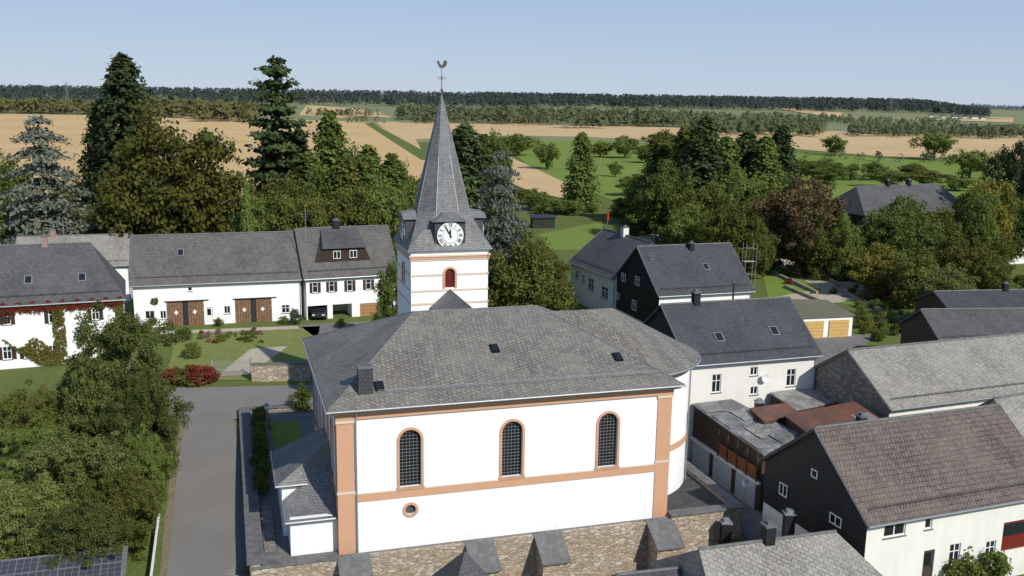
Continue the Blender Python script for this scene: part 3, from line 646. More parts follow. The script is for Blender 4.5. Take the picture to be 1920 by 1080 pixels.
mb=MB();mb.box(22.4,27.0,.3,11,-.015,.01);o=mb.obj('gravel_bed',[ground_mat('dark_gravel',((.07,.07,.07),(.05,.05,.05),(.1,.1,.1)))],None,RC);o['kind']='structure'
ST=thing('stone_steps','narrow flight of stone garden steps beside the church annex','steps',cw(-4.1,1.5,0),ANG)
mb=MB()
for i in range(9): mb.box(-.35,.35,i*.75,i*.75+.7,.0,.06+.012*i)
mb.obj('tread',[STONE_G],ST)
def lamp(u,v,h,label):
    p=on_g(u,v) if u>1000 else at_z(u,v,0);p.z=max(p.z,g(p.x,p.y)) if u>1000 else 0
    o=thing('street_lamp',label,'street lamp',p)
    mb=MB();mb.tube([(0,0,0),(0,0,.5),(0,0,h)],[.08,.05,.04],8);mb.obj('post',[ZINC],o)
    mb=MB();mb.tube([(0,0,h),(0,0,h+.12),(0,0,h+.4)],[.1,.13,.2],10);mb.obj('lamp_shade',[WFRAME],o)
    mb=MB();mb.tube([(0,0,h+.4),(0,0,h+.46),(0,0,h+.54)],[.26,.2,.04],10);mb.obj('lamp_cap',[ZINC],o)
lamp(502,832,2.9,'slim street lamp with white lantern head in the churchyard')
lamp(1390,1003,3.6,'grey alley street lamp beside the garages')
# ------------------------------------------------------------ houses
r1=house('old white house overgrown with creeper under a grey slate roof',(-90,580),(236,561),6.6,11,11.9,0,WHITE,SL_MD,
 [('F','sh',-20,585,20-18,608),('F','sh',5,585,20,609),('F','sh',91,581,106,606),('F','sh',5,650,22,674),('F','sh',91,648,106,672),('F','sh',172,578,186,600),('F','sh',45,650,60,672)],hipr=3.2,sky=((.42,.18),(.75,.18)),chim=((.52,.5,.6,.8,BRICK),))
r2=house('long white barn with two wooden double doors and slate roof',(243,537),(569,524),5.2,10.5,10.5,0,WHITE,SL_BR,
 [('F','barn',313,565,383,619),('F','barn',441,560,510,613),('F','w',272,583,290,598),('F','dw',386,576,399,606),('F','w',300,583,312,598),('F','w',420,574,432,588),('F','w',528,572,543,587),('F','s',352,538,360,546)],'barn','barn',sky=((.28,.3),(.78,.55)))
r3=house('white farmhouse with dark shutters, open garages and roof dormer',(570,524),(748,514),5.3,11,10.9,0,WHITE,SL_BR,
 [('F','sh',586,530,596,549),('F','sh',617,528,627,547),('F','sh',651,526,661,546),('F','sh',686,524,696,543),('F','open',577,573,614,602),('F','open',624,570,660,600),('F','gbr',675,568,712,599),('F','sh',715,524,724,541)],chim=((.43,.5,.8,.9,BLACKSL),),sky=((.12,.8),(.9,.7)))
root,Lh,Wh,e,r,R_,rz=r3
y=1.3;zb=rz(y);dz=zb+1.85;yb=Wh/2-.35
mb=MB();mb.add([(1.3,y,zb-.05),(8.6,y,zb-.05),(7.8,y,dz),(2.5,y,dz)],[(0,1,2,3)],0)
mb.add([(1.3,y,zb-.05),(2.5,y,dz),(3.0,yb,rz(yb)),(8.6,y,zb-.05),(7.8,y,dz),(7.6,yb,rz(yb))],[(0,1,2),(4,3,5)],2)
q=[(2.35,y-.35,dz-.12),(7.95,y-.35,dz-.12),(7.7,yb+.1,rz(yb)+.12),(2.9,yb+.1,rz(yb)+.12)]
mb.add(q+[(a,b,c+.12) for a,b,c in q],[(3,2,1,0),(4,5,6,7),(0,1,5,4),(1,2,6,5),(3,0,4,7)],1)
dm=mb.obj('dormer',[SHUT,SL_MD,SL_BR],root)
for xx in (4.2,6.3):
    m2,ms=win_mesh(.95,1.0,'w',True);m2.obj('window',ms,dm,Matrix.Translation((xx,y,zb+.4)))
r5=house('cream single house with dark slate roof and small windows',(1064,490),(1150,523),5.4,11,9.8,0,CREAM,SL_MD,
 [('F','w',1078,507,1085,522),('F','w',1102,522,1113,545),('F','w',1127,538,1140,560),('F','w',1090,515,1096,530)],chim=((.45,.5,.8,1.0,CREAM),))
r6=house('house with black slate gable, dark roof and white front wall',(1235,556),(1416,546),5.5,12.5,10.4,0,WHITE,SL_DK,
 [('L','w',1166,512,1174,528),('L','w',1192,518,1200,535),('L','w',1186,563,1194,582),('L','w',1157,548,1162,562),('F','w',1300,566,1315,580)],clad=(('L',1.5),),sky=((.62,.25),(.62,.62)),chim=((.55,.45,.6,.7,BLACKSL),))
r7=house('cream two storey house with dark slate roof and satellite dish',(1291,686),(1542,666),6.5,10.8,10.5,-2,CREAM,SL_DK,
 [('F','w',1335,702,1352,736),('F','w',1407,688,1421,704),('F','w',1407,725,1421,740),('F','w',1475,692,1492,724)],clad=(('L',2.0),),sky=((.3,.18),(.75,.2)),chim=((.25,.5,.6,.9,BLACKSL),(.55,.5,.12,1.6,DARK)))
root,Lh,Wh,e,r,R_,rz=r7
mb=MB();n=16
vs=[(0,.12,0)]+[(.38*math.cos(2*math.pi*i/n),0,.38*math.sin(2*math.pi*i/n)) for i in range(n)]
mb.add(vs,[(0,1+i,1+(i+1)%n) for i in range(n)]);mb.tube([(0,.1,0),(0,.4,-.1)],[.03]*2,5);mb.obj('satellite_dish',[WFRAME],root,Matrix.Translation((7.1,-.42,6.9)))
r8=house('long old stone barn with pale lichen covered slate roof',(1670,768),(2040,722),4.5,10.8,7.9,-2,CREAM,SL_LT,[],'barn','barn',clad=(('L',-1),),sky=((.42,.72),),cladmat=STONE_G)
r9=house('white house with black slate gable and mossy brown tiled roof',(1628,987),(1990,925),3.5,11,7.7,-2.2,CREAM,TL_BR,
 [('F','w',1658,982,1698,1006),('F','door',1730,1032,1750,1090),('F','w',1780,1020,1800,1060),('F','w',1735,972,1748,992),('F','w',1848,1015,1866,1050),('F','red',1880,975,1945,1028),('L','w',1463,906,1478,930),('L','w',1523,880,1535,896),('L','w',1557,965,1580,985)],clad=(('L',2.8),),chim=((.3,.62,.5,.8,BLACKSL),))
r10=house('low house with weathered grey diamond slate roof',(1355,1205),(1725,1145),.6,9,3.5,-5,CREAM,SL_LT,[],hipl=.8,hipr=2.5,chim=((.42,.5,.6,.9,BLACKSL),))
r10b=house('small annex with dark slate roof beside the grey roofed house',(1195,1210),(1350,1190),-.3,7,1.9,-5,CREAM,SL_DK,[])
r13=house('low dark slate roofed outbuilding with wooden gable',(1765,644),(2060,640),3.6,9,6.2,0,WOODD,SL_MD,[],'outbuilding','outbuilding')
r14=house('outbuilding with dark blue grey slate roof',(1790,592),(2060,586),3.6,9,5.6,0,WOODD,SL_DK,[],'outbuilding','outbuilding',chim=((.5,.5,.6,.8,BLACKSL),))
r15=house('dark timber clad house with half hipped slate roof among trees',(1622,404),(1825,394),6.5,13,11.4,0,BLACKSL,SL_MD,
 [('F','w',1645,425,1658,440),('F','w',1628,405,1638,418)],hipl=3.5,hipr=3.5,chim=((.4,.5,.8,1,BLACKSL),(.6,.5,.8,1,BLACKSL)))
r16=house('grey slate roofed building behind the old white house',(20,505),(246,497),5,12,8.4,0,WHITE,SL_LT,[],'outbuilding','outbuilding',chim=((.3,.5,.7,.8,BRICK),))
r17=house('small house with red brown roof behind garden hedges',(1890,460),(2050,452),3.5,9,7,0,WHITE,TL_BR,[])
r18=house('attached house with grey lichen covered roof',(1960,880),(2150,840),4.0,9,7.6,-2.6,CREAM,SL_LT,[])
p=at_y(872,1032,52.0);tr=thing('stone_turret','small slate pyramid roofed stone turret below the retaining wall','turret',(p.x,p.y,-6),ANG+.2)
zt=p.z+6
mb=MB();mb.box(-1.5,1.5,-1.5,1.5,-1,zt-2.4);mb.obj('wall',[STONE],tr)
mb=MB();mb.add([(-1.9,-1.9,zt-2.5),(1.9,-1.9,zt-2.5),(1.9,1.9,zt-2.5),(-1.9,1.9,zt-2.5),(0,0,zt)],[(0,1,4),(1,2,4),(2,3,4),(3,0,4),(3,2,1,0)]);mb.obj('roof',[SL_DK],tr)
# solar roof garage
sg=at_z(0,1050,3.0);sg2=at_z(240,1023,3.0);d=sg2-sg;ang=math.atan2(d.y,d.x)
so=thing('garage','low garage with rows of solar panels on its sloping roof','garage',(sg2.x,sg2.y,-.9),ang)
mb=MB();mb.box(-14,-.3,-4.3,-.2,-1,2.2);mb.obj('wall',[WHITE],so)
mb=MB();mb.extr([(-14.3,0,3.9),(-14.3,-4.8,2.5),(-14.3,-4.8,2.35),(-14.3,0,3.75)][::-1],(14.3,0,0));rf=mb.obj('roof',[COPING],so)
CELL=simple('solar_cell',(.05,.055,.065),.3,.15,2,0,.6)
FRM=simple('panel_frame',(.20,.205,.21),.5,.1)
th=math.atan(1.4/4.8)
for i in range(13):
    for j in range(4):
        M=Matrix.Translation((-14.1+i*1.07,-4.6+j*1.1,2.5+(.2+j*1.1)*1.4/4.8+.07))@Matrix.Rotation(th,4,'X')
        mb=MB();mb.box(0,1.055,0,1.09,0,.04,0)
        for a_ in range(3):
            for b_ in range(3): mb.box(.02+a_*.345,.02+a_*.345+.325,.02+b_*.355,.02+b_*.355+.335,.041,.046,1)
        mb.obj('solar_panel',[FRM,CELL],rf,M)
def blockq(name,label,cat,pix,z,zb,wm,rm,doors=()):
    ps=[at_z(u,v,z_) for (u,v),z_ in zip(pix,z if isinstance(z,(list,tuple)) else [z]*4)]
    c=sum(ps,Vector())/4;o=thing(name,label,cat,(c.x,c.y,zb))
    q=[p-Vector((c.x,c.y,zb)) for p in ps]
    mb=MB();mb.add(q+[p-Vector((0,0,.12)) for p in q],[(0,1,2,3),(7,6,5,4)]+[(i,4+i,4+(i+1)%4,(i+1)%4) for i in range(4)]);mb.obj('roof',[rm],o)
    cc=sum(q,Vector())/4;w=[cc+(p-cc)*.95 for p in q];mb=MB()
    mb.add([p-Vector((0,0,.1)) for p in w]+[Vector((p.x,p.y,-1)) for p in w],[(0,1,2,3),(7,6,5,4)]+[(i,4+i,4+(i+1)%4,(i+1)%4) for i in range(4)]);mb.obj('wall',[wm],o)
    return o,w,q
def bil(q,s,t,dz): 
    p=(q[0].lerp(q[1],s)).lerp(q[3].lerp(q[2],s),t);return p+Vector((0,0,dz))
def patches(o,q,lst):
    for i,(s0,s1,t0,t1,m) in enumerate(lst):
        j=[random.uniform(-.03,.03) for _ in range(4)]
        qs=[bil(q,s0+j[0],t0,.03+.012*i),bil(q,s1+j[1],t0,.03+.012*i),bil(q,s1+j[2],t1,.03+.012*i),bil(q,s0+j[3],t1,.03+.012*i)]
        mb=MB();mb.add(qs+[v_-Vector((0,0,.02)) for v_ in qs],[(0,1,2,3),(7,6,5,4)]+[(k,4+k,4+(k+1)%4,(k+1)%4) for k in range(4)]);mb.obj('roof_sheet',[m],o)
FLAT=ground_mat('mossy_flat_roof',((.17,.155,.11),(.21,.19,.14),(.15,.15,.09)),.2,1.2,6)
o,w,q=blockq('garage','flat roofed double garage with two ochre doors','garage',[(1490,596),(1604,591),(1550,562),(1435,560)],2.7,0,WHITE,FLAT)
a,b=w[0],w[1];dd=(b-a);an=math.atan2(dd.y,dd.x)
for f in (.32,.76):
    pp=a.lerp(b,f);mb,ms=door_mesh(2.7,2.15,YDOOR,'garage');mb.obj('garage_door',ms,o,Matrix.Translation((pp.x,pp.y,0))@Matrix.Rotation(an,4,'Z')@Matrix.Translation((0,-.2,0)))
o,w,q=blockq('garage_row','row of garages with pale blue doors under a corrugated roof','garage',[(1297,757),(1432,853),(1506,816),(1372,748)],[3.1,2.6,2.9,3.5],-2,WOODD,COR1)
patches(o,q,((.04,.22,.05,.5,COR3),(.25,.5,.5,.97,COR3),(.3,.55,.05,.42,COR1),(.6,.8,.3,.8,COR3),(.8,.96,.5,.98,COR1),(.66,.95,.02,.26,COR3)))
a,b=w[0],w[1];dd=(b-a);an=math.atan2(dd.y,dd.x);LL=Vector((dd.x,dd.y,0)).length
FM=Matrix.Translation((a.x,a.y,0))@Matrix.Rotation(an,4,'Z')
for f in (.16,.49,.82):
    pp=a.lerp(b,f);mb,ms=door_mesh(LL*.27,2.1,BDOOR,'garage');mb.obj('garage_door',ms,o,Matrix.Translation((pp.x,pp.y,0.02))@Matrix.Rotation(an,4,'Z')@Matrix.Translation((0,-.2,0)))
mb=MB();mb.box(0,LL,-.26,-.02,2.15,2.35);mb.obj('lintel',[CREAM],o,FM)
mb=MB()
for i in range(22): mb.box(LL*.45+i*LL*.025,LL*.45+(i+.8)*LL*.025,-.35,-.3,2.5,3.4)
mb.box(LL*.45,LL,-.4,-.352,3.4,3.5);mb.obj('balcony_railing',[WOODR],o,FM)
for i in range(5):
    mb=MB();mb.box(LL*.45+i*LL*.135,LL*.45+i*LL*.135+.12,-.42,-.36,2.4,4.6);mb.obj('balcony_post',[WOODD],o,FM)
o,w,q=blockq('shed','lean-to shed with rusty corrugated sheet roof','shed',[(1515,812),(1655,787),(1602,752),(1470,778)],[3.6,3.8,4.2,3.8],-2,WOODD,COR2)
patches(o,q,((.04,.3,.1,.5,COR2),(.72,.95,.05,.4,COR1)))
o,w,q=blockq('shed','small shed with pale corrugated roof against the house','shed',[(1492,768),(1582,751),(1535,722),(1443,736)],[3.2,3.2,3.5,3.5],-2,WOODD,COR3)
blockq('shed','low shed with dark tarred roof between garages and house','shed',[(1432,790),(1500,775),(1475,755),(1405,765)],[3.4,3.4,3.6,3.6],-2,WOODD,COR2)
for u,v,z in ((1422,778,2.6),(1360,1008,-1.4),(1478,993,1.0)):
    p=at_z(u,v,z);gz=g(p.x,p.y);o=thing('stove_chimney','slate clad freestanding chimney stack with metal cap','chimney',(p.x,p.y,gz))
    mb=MB();mb.box(-.32,.32,-.32,.32,-1,z-gz+1.1);mb.obj('stack',[BLACKSL],o)
    mb=MB();mb.box(-.38,.38,-.38,.38,z-gz+1.1,z-gz+1.2);mb.box(-.2,.2,-.2,.2,z-gz+1.2,z-gz+1.4);mb.obj('cap',[ZINC],o)
# ------------------------------------------------------------ small things
def wall_seg(name,label,cat,p,q,h,th,mat,cop=None):
    p=Vector((p.x,p.y,0));q=Vector((q.x,q.y,0));d=q-p;an=math.atan2(d.y,d.x);z=g(p.x,p.y)
    o=thing(name,label,cat,(p.x,p.y,z),an);mb=MB();mb.box(0,d.length,0,th,-1,h);mb.obj('wall',[mat],o)
    if cop: mb=MB();mb.box(-.05,d.length+.05,-.06,th+.06,h,h+.1);mb.obj('coping',[cop],o)
    return o,d.length
wall_seg('stone_wall','low rubble stone wall bordering the farmyard','wall',on_g(472,716),on_g(582,714),1.7,.5,STONE,COPING)
wall_seg('stone_wall','old stone wall behind the garden lawn','wall',on_g(1030,590),on_g(1064,572),1.2,.5,STONE_G,COPING)
for a in ((1450,515,1530,552),(1500,505,1600,548),(1470,540,1540,570),(1560,540,1650,585)):
    wall_seg('garden_wall','low dry stone terrace wall in the flower garden','wall',on_g(a[0],a[1]),on_g(a[2],a[3]),.5,.35,STONE)
p=on_g(401,708);q=on_g(469,704);d=Vector((q.x-p.x,q.y-p.y,0));o=thing('metal_gate','grey metal double gate of upright bars at the farmyard entrance','gate',(p.x,p.y,g(p.x,p.y)),math.atan2(d.y,d.x));Lg=d.length
GP=simple('grey_gate_paint',(.24,.25,.24),.5,.1)
mb=MB();
for z in (.2,.8,1.35): mb.box(0,Lg,-.02,.02,z,z+.04)
mb.obj('rail',[GP],o)
mb=MB();nb=26
for i in range(nb+1): mb.box(i*Lg/nb-.014,i*Lg/nb+.014,-.018,.018,.1,1.6+.15*math.sin(math.pi*((i*2/nb)%1)))
mb.obj('bars',[GP],o)
for x in (-.1,Lg+.1): mb=MB();mb.box(x-.08,x+.08,-.08,.08,0,1.8);mb.obj('post',[GP],o)
def car(p,rz,paint,label):
    o=thing('parked_car',label,'car',p,rz)
    prof=[(-2.1,.35),(-2.12,.75),(-1.95,.95),(-1.2,1.02),(-.55,1.42),(.9,1.45),(1.6,1.1),(2.05,1.0),(2.12,.6),(2.05,.35)]
    mb=MB();mb.extr([(x,-.85,z) for x,z in prof],(0,1.7,0));bd=mb.obj('body',[paint],o);bv=bd.modifiers.new('v','BEVEL');bv.width=.08;bv.segments=2
    for sy in (-.858,.853):
        mb=MB();mb.extr([(x,sy,z) for x,z in ((-1.0,1.03),(-.5,1.36),(.85,1.38),(1.35,1.08))],(0,.008,0));mb.obj('side_window',[GLASS],o)
    mb=MB();mb.add([(-1.24,-.72,1.03),(-1.24,.72,1.03),(-.6,.66,1.41),(-.6,-.66,1.41)],[(0,1,2,3)]);mb.obj('windscreen',[GLASS],o,Matrix.Translation((-.03,0,.02)))
    for x in (-1.35,1.3):
        for y in (-.82,.82):
            mb=MB();mb.tube([(0,-.1,0),(0,.1,0)],[.33,.33],16);mb.tube([(0,-.11,0),(0,.11,0)],[.2,.2],10,1);mb.obj('wheel',[BLK,ZINC],o,Matrix.Translation((x,y,.33)))
    for y in (-.6,.6): mb=MB();mb.box(-2.15,-2.05,y-.16,y+.16,.66,.8);mb.obj('headlight',[WFRAME],o)
p=at_z(596,600,0);car((p.x,p.y+1.6,.02),math.radians(95),simple('dark_car_paint',(.02,.024,.03),.2,.05,1,0,.6),'dark hatchback car parked inside an open garage')
def parasol(u,v,h,mat,label,closed):
    p=on_g(u,v);o=thing('parasol',label,'parasol',p);mb=MB();mb.tube([(0,0,0),(0,0,h)],[.04,.03],6);mb.tube([(0,0,0),(0,0,.08)],[.3,.3],10);mb.obj('pole',[WFRAME],o)
    mb=MB();mb.tube([(0,0,h*.3),(0,0,h*.5),(0,0,h*.9),(0,0,h)],[.28,.3,.15,.02] if closed else [.2,.2,.1,.02],8);mb.obj('canopy',[mat],o)
parasol(1139,421,3.0,simple('red_cloth',(.5,.03,.02),.8),'closed red parasol in a garden',True)
parasol(1430,500,2.6,simple('pale_cloth',(.5,.35,.42),.8),'closed pale pink parasol beside the terrace',True)
p=on_g(1020,428);o=thing('garden_hut','dark green garden hut with flat roof behind the lawn','hut',p,.2)
mb=MB();mb.box(-2.4,2.4,0,3,0,2.2);mb.obj('wall',[HUTG],o);mb=MB();mb.extr([(-2.7,-.3,2.2),(-2.7,3.3,2.5),(-2.7,3.3,2.6),(-2.7,-.3,2.3)],(5.4,0,0));mb.obj('roof',[DARK],o)
mb=MB();mb.box(-.5,.5,-.05,-.003,0,1.9);mb.obj('door',[SHUT],o)
p=on_g(1472,482);q=on_g(1672,556);d=Vector((q.x-p.x,q.y-p.y,0));o=thing('wooden_fence','weathered wooden picket fence along the terraced garden','fence',(p.x,p.y,0),math.atan2(d.y,d.x))
n=int(d.length/.35);mb=MB()
for i in range(n): mb.box(i*.35,i*.35+.12,-.02,.02,.05,1.3)
mb.obj('pickets',[WOODD],o);mb=MB();mb.box(0,d.length,.022,.06,.3,.4);mb.box(0,d.length,.022,.06,1.0,1.1);mb.obj('rail',[WOODD],o)
lf=[on_g(u,v) for u,v in ((280,1130),(296,1000),(310,900),(316,850))]
o=thing('guard_rail','long white metal guard rail beside the lane','guard rail',(lf[0].x,lf[0].y,g(lf[0].x,lf[0].y)));mb=MB();b0=Vector((lf[0].x,lf[0].y,g(lf[0].x,lf[0].y)))
for z in (.75,.6,.45): mb.tube([p-b0+Vector((0,0,z)) for p in lf],[.06]*4,6)
mb.obj('rail',[WFRAME],o)
for i in range(12):
    t=i/11*(len(lf)-1);k=min(int(t),len(lf)-2);pp=lf[k].lerp(lf[k+1],t-k)-b0;mb=MB();mb.tube([pp-Vector((0,0,.2)),pp+Vector((0,0,.8))],[.05]*2,6);mb.obj('post',[ZINC],o)
p=on_g(1395,540);o=thing('scaffolding','light metal scaffolding tower beside the black gabled house','scaffolding',(p.x,p.y,0),ANG)
SCM=simple('pale_scaffold_tube',(.42,.42,.40),.5,.1)
mb=MB()
for x in (0,1.8):
    for y in (0,1): mb.tube([(x,y,0),(x,y,6.9)],[.02]*2,5)
for z in (2,4,6):
    mb.tube([(0,0,z),(1.8,0,z)],[.018]*2,4);mb.tube([(0,1,z),(1.8,1,z)],[.018]*2,4)
mb.obj('frame',[SCM],o);mb=MB();mb.box(0,1.8,.3,.7,3.97,4.0);mb.obj('deck',[SCM],o)
def mast(u,v0,v1,Y,label):
    p=at_y(u,v1,Y);t=at_y(u,v0,Y).z-p.z;o=thing('antenna_mast',label,'antenna',p);mb=MB();mb.tube([(0,0,-1.5),(0,0,t)],[.04,.03],5)
    mb.obj('mast',[ZINC],o);mb=MB()
    for k in range(4): mb.tube([(-.5+.08*k,0,t-.3-.35*k),(.5-.08*k,0,t-.3-.35*k)],[.02]*2,4)
    mb.obj('aerial',[ZINC],o)
mast(122,412,470,101,'thin television aerial mast on a slate roof')
mast(573,392,430,118,'thin television aerial mast on the farmhouse ridge')
mast(1222,470,500,113,'thin television aerial on the dark roof')
for i,(u,v,wd) in enumerate(((1768,221,8),(1790,222,11),(1808,222,8),(1826,223,12),(1842,224,9),(1745,219,7))):
    p=on_g(u,v);s=p.y/1800*wd;o=thing('village_house','small distant white house with dark roof','house',p,.3*random.random(),'distant village houses')
    mb=MB();mb.box(-s/2,s/2,-s*.3,s*.3,0,s*.3);mb.obj('wall',[CREAM],o);mb=MB();mb.extr([(-s*.53,-s*.36,s*.28),(-s*.53,0,s*.62),(-s*.53,s*.36,s*.28)][::-1],(s*1.06,0,0));mb.obj('roof',[SL_MD],o)
for u,v0,v1 in ((127,152,200),(1668,180,232)):
    p=at_y(u,v1,1100);p.z=g(p.x,p.y);t=at_y(u,v0,1100).z-p.z;o=thing('power_pylon','distant lattice power pylon','pylon',p);mb=MB()
    for a in (-1,1):
        for b in (-1,1): mb.tube([(a*2.2,b*2.2,0),(a*.3,b*.3,t)],[.16,.09],4)
    for k in range(5): mb.tube([(-2+.3*k,0,t*k/6),(2-.3*k,0,t*(k+1)/6)],[.09]*2,4)
    mb.obj('tower',[ZINC],o);mb=MB();mb.tube([(-5,0,t*.8),(5,0,t*.8)],[.12]*2,4);mb.tube([(-3.5,0,t*.92),(3.5,0,t*.92)],[.12]*2,4);mb.obj('cross_arm',[ZINC],o)
# ------------------------------------------------------------ vegetation
def quads(C,Nn,S,el=1.0):
    n=len(C);Nn=Nn/(np.linalg.norm(Nn,axis=1,keepdims=True)+1e-9)
    rv=rng.normal(size=(n,3));T=np.cross(Nn,rv);T/=np.linalg.norm(T,axis=1,keepdims=True)+1e-9;B=np.cross(Nn,T)
    S=S[:,None];a=T*S*el;b=B*S
    V=np.empty((n,4,3));V[:,0]=C-a*.5-b*.15;V[:,1]=C-b*.5+a*.1;V[:,2]=C+a*.5+b*.1;V[:,3]=C+b*.5
    return V.reshape(-1,3)
def qmesh(name,V):
    n=len(V)//4;me=bpy.data.meshes.new(name);me.from_pydata(V.tolist(),[],np.arange(n*4).reshape(n,4).tolist());return me
def udir(n): d=rng.normal(size=(n,3));return d/np.linalg.norm(d,axis=1,keepdims=True)
def broad(nc,nl,ls,rc=(.07,.13),squash=.40,cz=.58,rw=.42,lo=.35,la=1.0):
    d=udir(nc);ph=rng.uniform(0,6.28,6)
    lump=1+la*(.12*np.sin(3*np.arctan2(d[:,1],d[:,0])+ph[0])+.09*np.sin(5*d[:,2]+ph[1])+.08*np.sin(7*d[:,0]+ph[2])+.06*np.sin(11*d[:,1]+ph[3]))
    r=rng.uniform(lo,1,nc)**.5*lump*rng.uniform(.85,1.08,nc)
    C=d*r[:,None]*np.array([rw,rw,squash]);C[:,2]+=cz
    low=C[:,2]<cz;C[low,:2]*=.95
    R=rng.uniform(rc[0],rc[1],nc)
    dd=udir(nc*nl);cc=np.repeat(C,nl,0);rr=np.repeat(R,nl)*rng.uniform(.35,1.15,nc*nl)
    P=cc+dd*rr[:,None]*np.array([1,1,.75]);Nn=dd+rng.normal(scale=.6,size=dd.shape)+np.array([0,0,.5])
    top=P[:,2].max();P[:,2]*=1/top
    return P,Nn,rng.uniform(.6,1.3,nc*nl)*ls,C
def trunkmesh(C,r=.022,n=6,top=.6):
    mb=MB();mb.tube([(0,0,-.02),(0.005,0,.15),(0,.01,.4),(0,0,top)],[r*1.3,r,r*.75,r*.4],8)
    for k in range(n):
        c=C[rng.integers(len(C))];z0=rng.uniform(.2,.45);mb.tube([(0,0,z0),(c[0]*.5,c[1]*.5,(z0+c[2])/2+.02),(c[0]*.95,c[1]*.95,c[2])],[r*.5,r*.3,r*.12],5)
    me=bpy.data.meshes.new('trunk');me.from_pydata(mb.v,[],mb.f);me.materials.append(BARK);return me
TPL={}
def reg(kind,P,Nn,S,C,tw,el=1,r=.022,top=.6,nb=6):
    me=qmesh('crown_'+kind,quads(P,Nn,S,el));me.materials.append(LC['green']);TPL.setdefault(kind,[]).append((me,trunkmesh(C,r,nb,top),tw))
for i in range(4):
    P,Nn,S,C=broad(230,95,.025,(.05,.12),.44,.52,la=1.3);reg('broad',P,Nn,S,C,.92)
for i in range(3):
    P,Nn,S,C=broad(420,180,.0118,(.03,.085),.46,.52,la=1.7);reg('near',P,Nn,S,C,.9,1.4)
for i in range(3):
    P,Nn,S,C=broad(60,50,.055,(.08,.17),.40,.56,.44,la=1.5);reg('orchard',P,Nn,S,C,.95,r=.03)
for i in range(3):
    P,Nn,S,C=broad(45,60,.065,(.13,.22),.42,.45,.5);P[:,2]=np.maximum(P[:,2],.0);reg('bush',P,Nn,S,C,1.15)
def conif(nb,k,W,pw,levels=None,droop=.25,ls=.03,zmin=.05,gap=0,jit=.3):
    t=rng.uniform(0,1,nb)**1.15
    if levels: t=(np.round(t*levels)+rng.normal(scale=.12,size=nb))/levels
    t=np.clip(t,0,.985)
    a=rng.uniform(0,6.28,nb)
    R=W*(1-t)**pw*rng.uniform(1-jit,1.12,nb)*(1+.13*np.sin(a*3+t*9)+.1*np.sin(t*23))+.006
    if gap: R*=np.where(np.sin(a*2+t*25)>-.2,1,.5)
    z=zmin+(1-zmin)*t
    f=np.tile(np.linspace(.12,1,k),nb);RR=np.repeat(R,k);aa=np.repeat(a,k)+rng.normal(scale=.09,size=nb*k);zz=np.repeat(z,k)
    P=np.stack([np.cos(aa)*RR*f,np.sin(aa)*RR*f,zz-droop*RR*f**1.5+.04*(f>.9)*RR],1)
    P+=rng.normal(scale=.008,size=P.shape)
    Nn=np.stack([np.cos(aa)*.6,np.sin(aa)*.6,np.ones(nb*k)],1)+rng.normal(scale=.55,size=P.shape)
    S=rng.uniform(.6,1.3,nb*k)*ls*(.65+.35*(1-np.repeat(t,k)))
    return P,Nn,S
z3=np.array([[.0,0,.5]])
for i in range(4):
    P,Nn,S=conif(680,19,.24,[.52,.65,.58,.45][i],None,.4,.027);reg('conifer',P,Nn,S,z3,.44,1.5,.016,.95,0)
for i in range(2):
    P,Nn,S=conif(680,24,.42,.34,10,.28,.026,.04,0,.5);reg('cedar',P,Nn,S,z3,.80,1.5,.02,.95,0)
for i in range(2):
    P,Nn,S=conif(460,22,.22,.32,12,-.05,.027,.2,1,.45);reg('pine',P,Nn,S,z3,.40,1.4,.015,.97,0)
P,Nn,S,C=broad(150,90,.024,(.05,.10),.44,.55,.28);reg('birch',P,Nn,S,C,.6)
LBL={'broad':'broad leafy tree with {} crown','near':'large leafy tree with {} crown beside the lane','orchard':'small orchard tree with {} crown in the meadow','bush':'rounded shrub with {} foliage','conifer':'tall narrow conifer with {} needles','cedar':'wide tiered cedar with {} needles','pine':'ragged old pine with {} needles','birch':'slender birch with {} leaves'}
CN={'green':'deep green','nearg':'yellowish green','nearl':'pale willow green','fresh':'fresh green','dark':'very dark green','olive':'olive green','autumn':'green and brown autumn','rust':'rusty reddish','yellow':'yellow turning','grey':'silvery grey green','red':'bright red','pink':'pink flowering','vine':'mixed red green'}
NMS={'broad':'leafy_tree','near':'leafy_tree','orchard':'orchard_tree','bush':'shrub','conifer':'conifer_tree','cedar':'cedar_tree','pine':'pine_tree','birch':'birch_tree'}
def plant(kind,X,Y,h,w,col,z=None):
    me,tm,tw=random.choice(TPL[kind])
    o=thing(NMS[kind],LBL[kind].format(CN[col]),'shrub' if kind=='bush' else 'tree',(X,Y,g(X,Y) if z is None else z),random.uniform(0,6.28),{'bush':'garden shrubs','orchard':'orchard trees on the meadow'}.get(kind,'trees around the village'))
    k=w/tw;o.scale=(k,k,h)
    c=mk('crown',me,o);c.material_slots[0].link='OBJECT';c.material_slots[0].material=LC[col]
    if kind!='bush': mk('trunk',tm,o)
def T(kind,u,vtop,Y,wpx,col):
    p=at_y(u,vtop,Y);plant(kind,p.x,Y,p.z-g(p.x,Y),wpx*Y/1800,col)
def B(kind,u,vb,vtop,wpx,col,z=None):
    p=on_g(u,vb) if z is None else at_z(u,vb,z);t=at_y(u,vtop,p.y);plant(kind,p.x,p.y,t.z-p.z,wpx*p.y/1800,col,z)
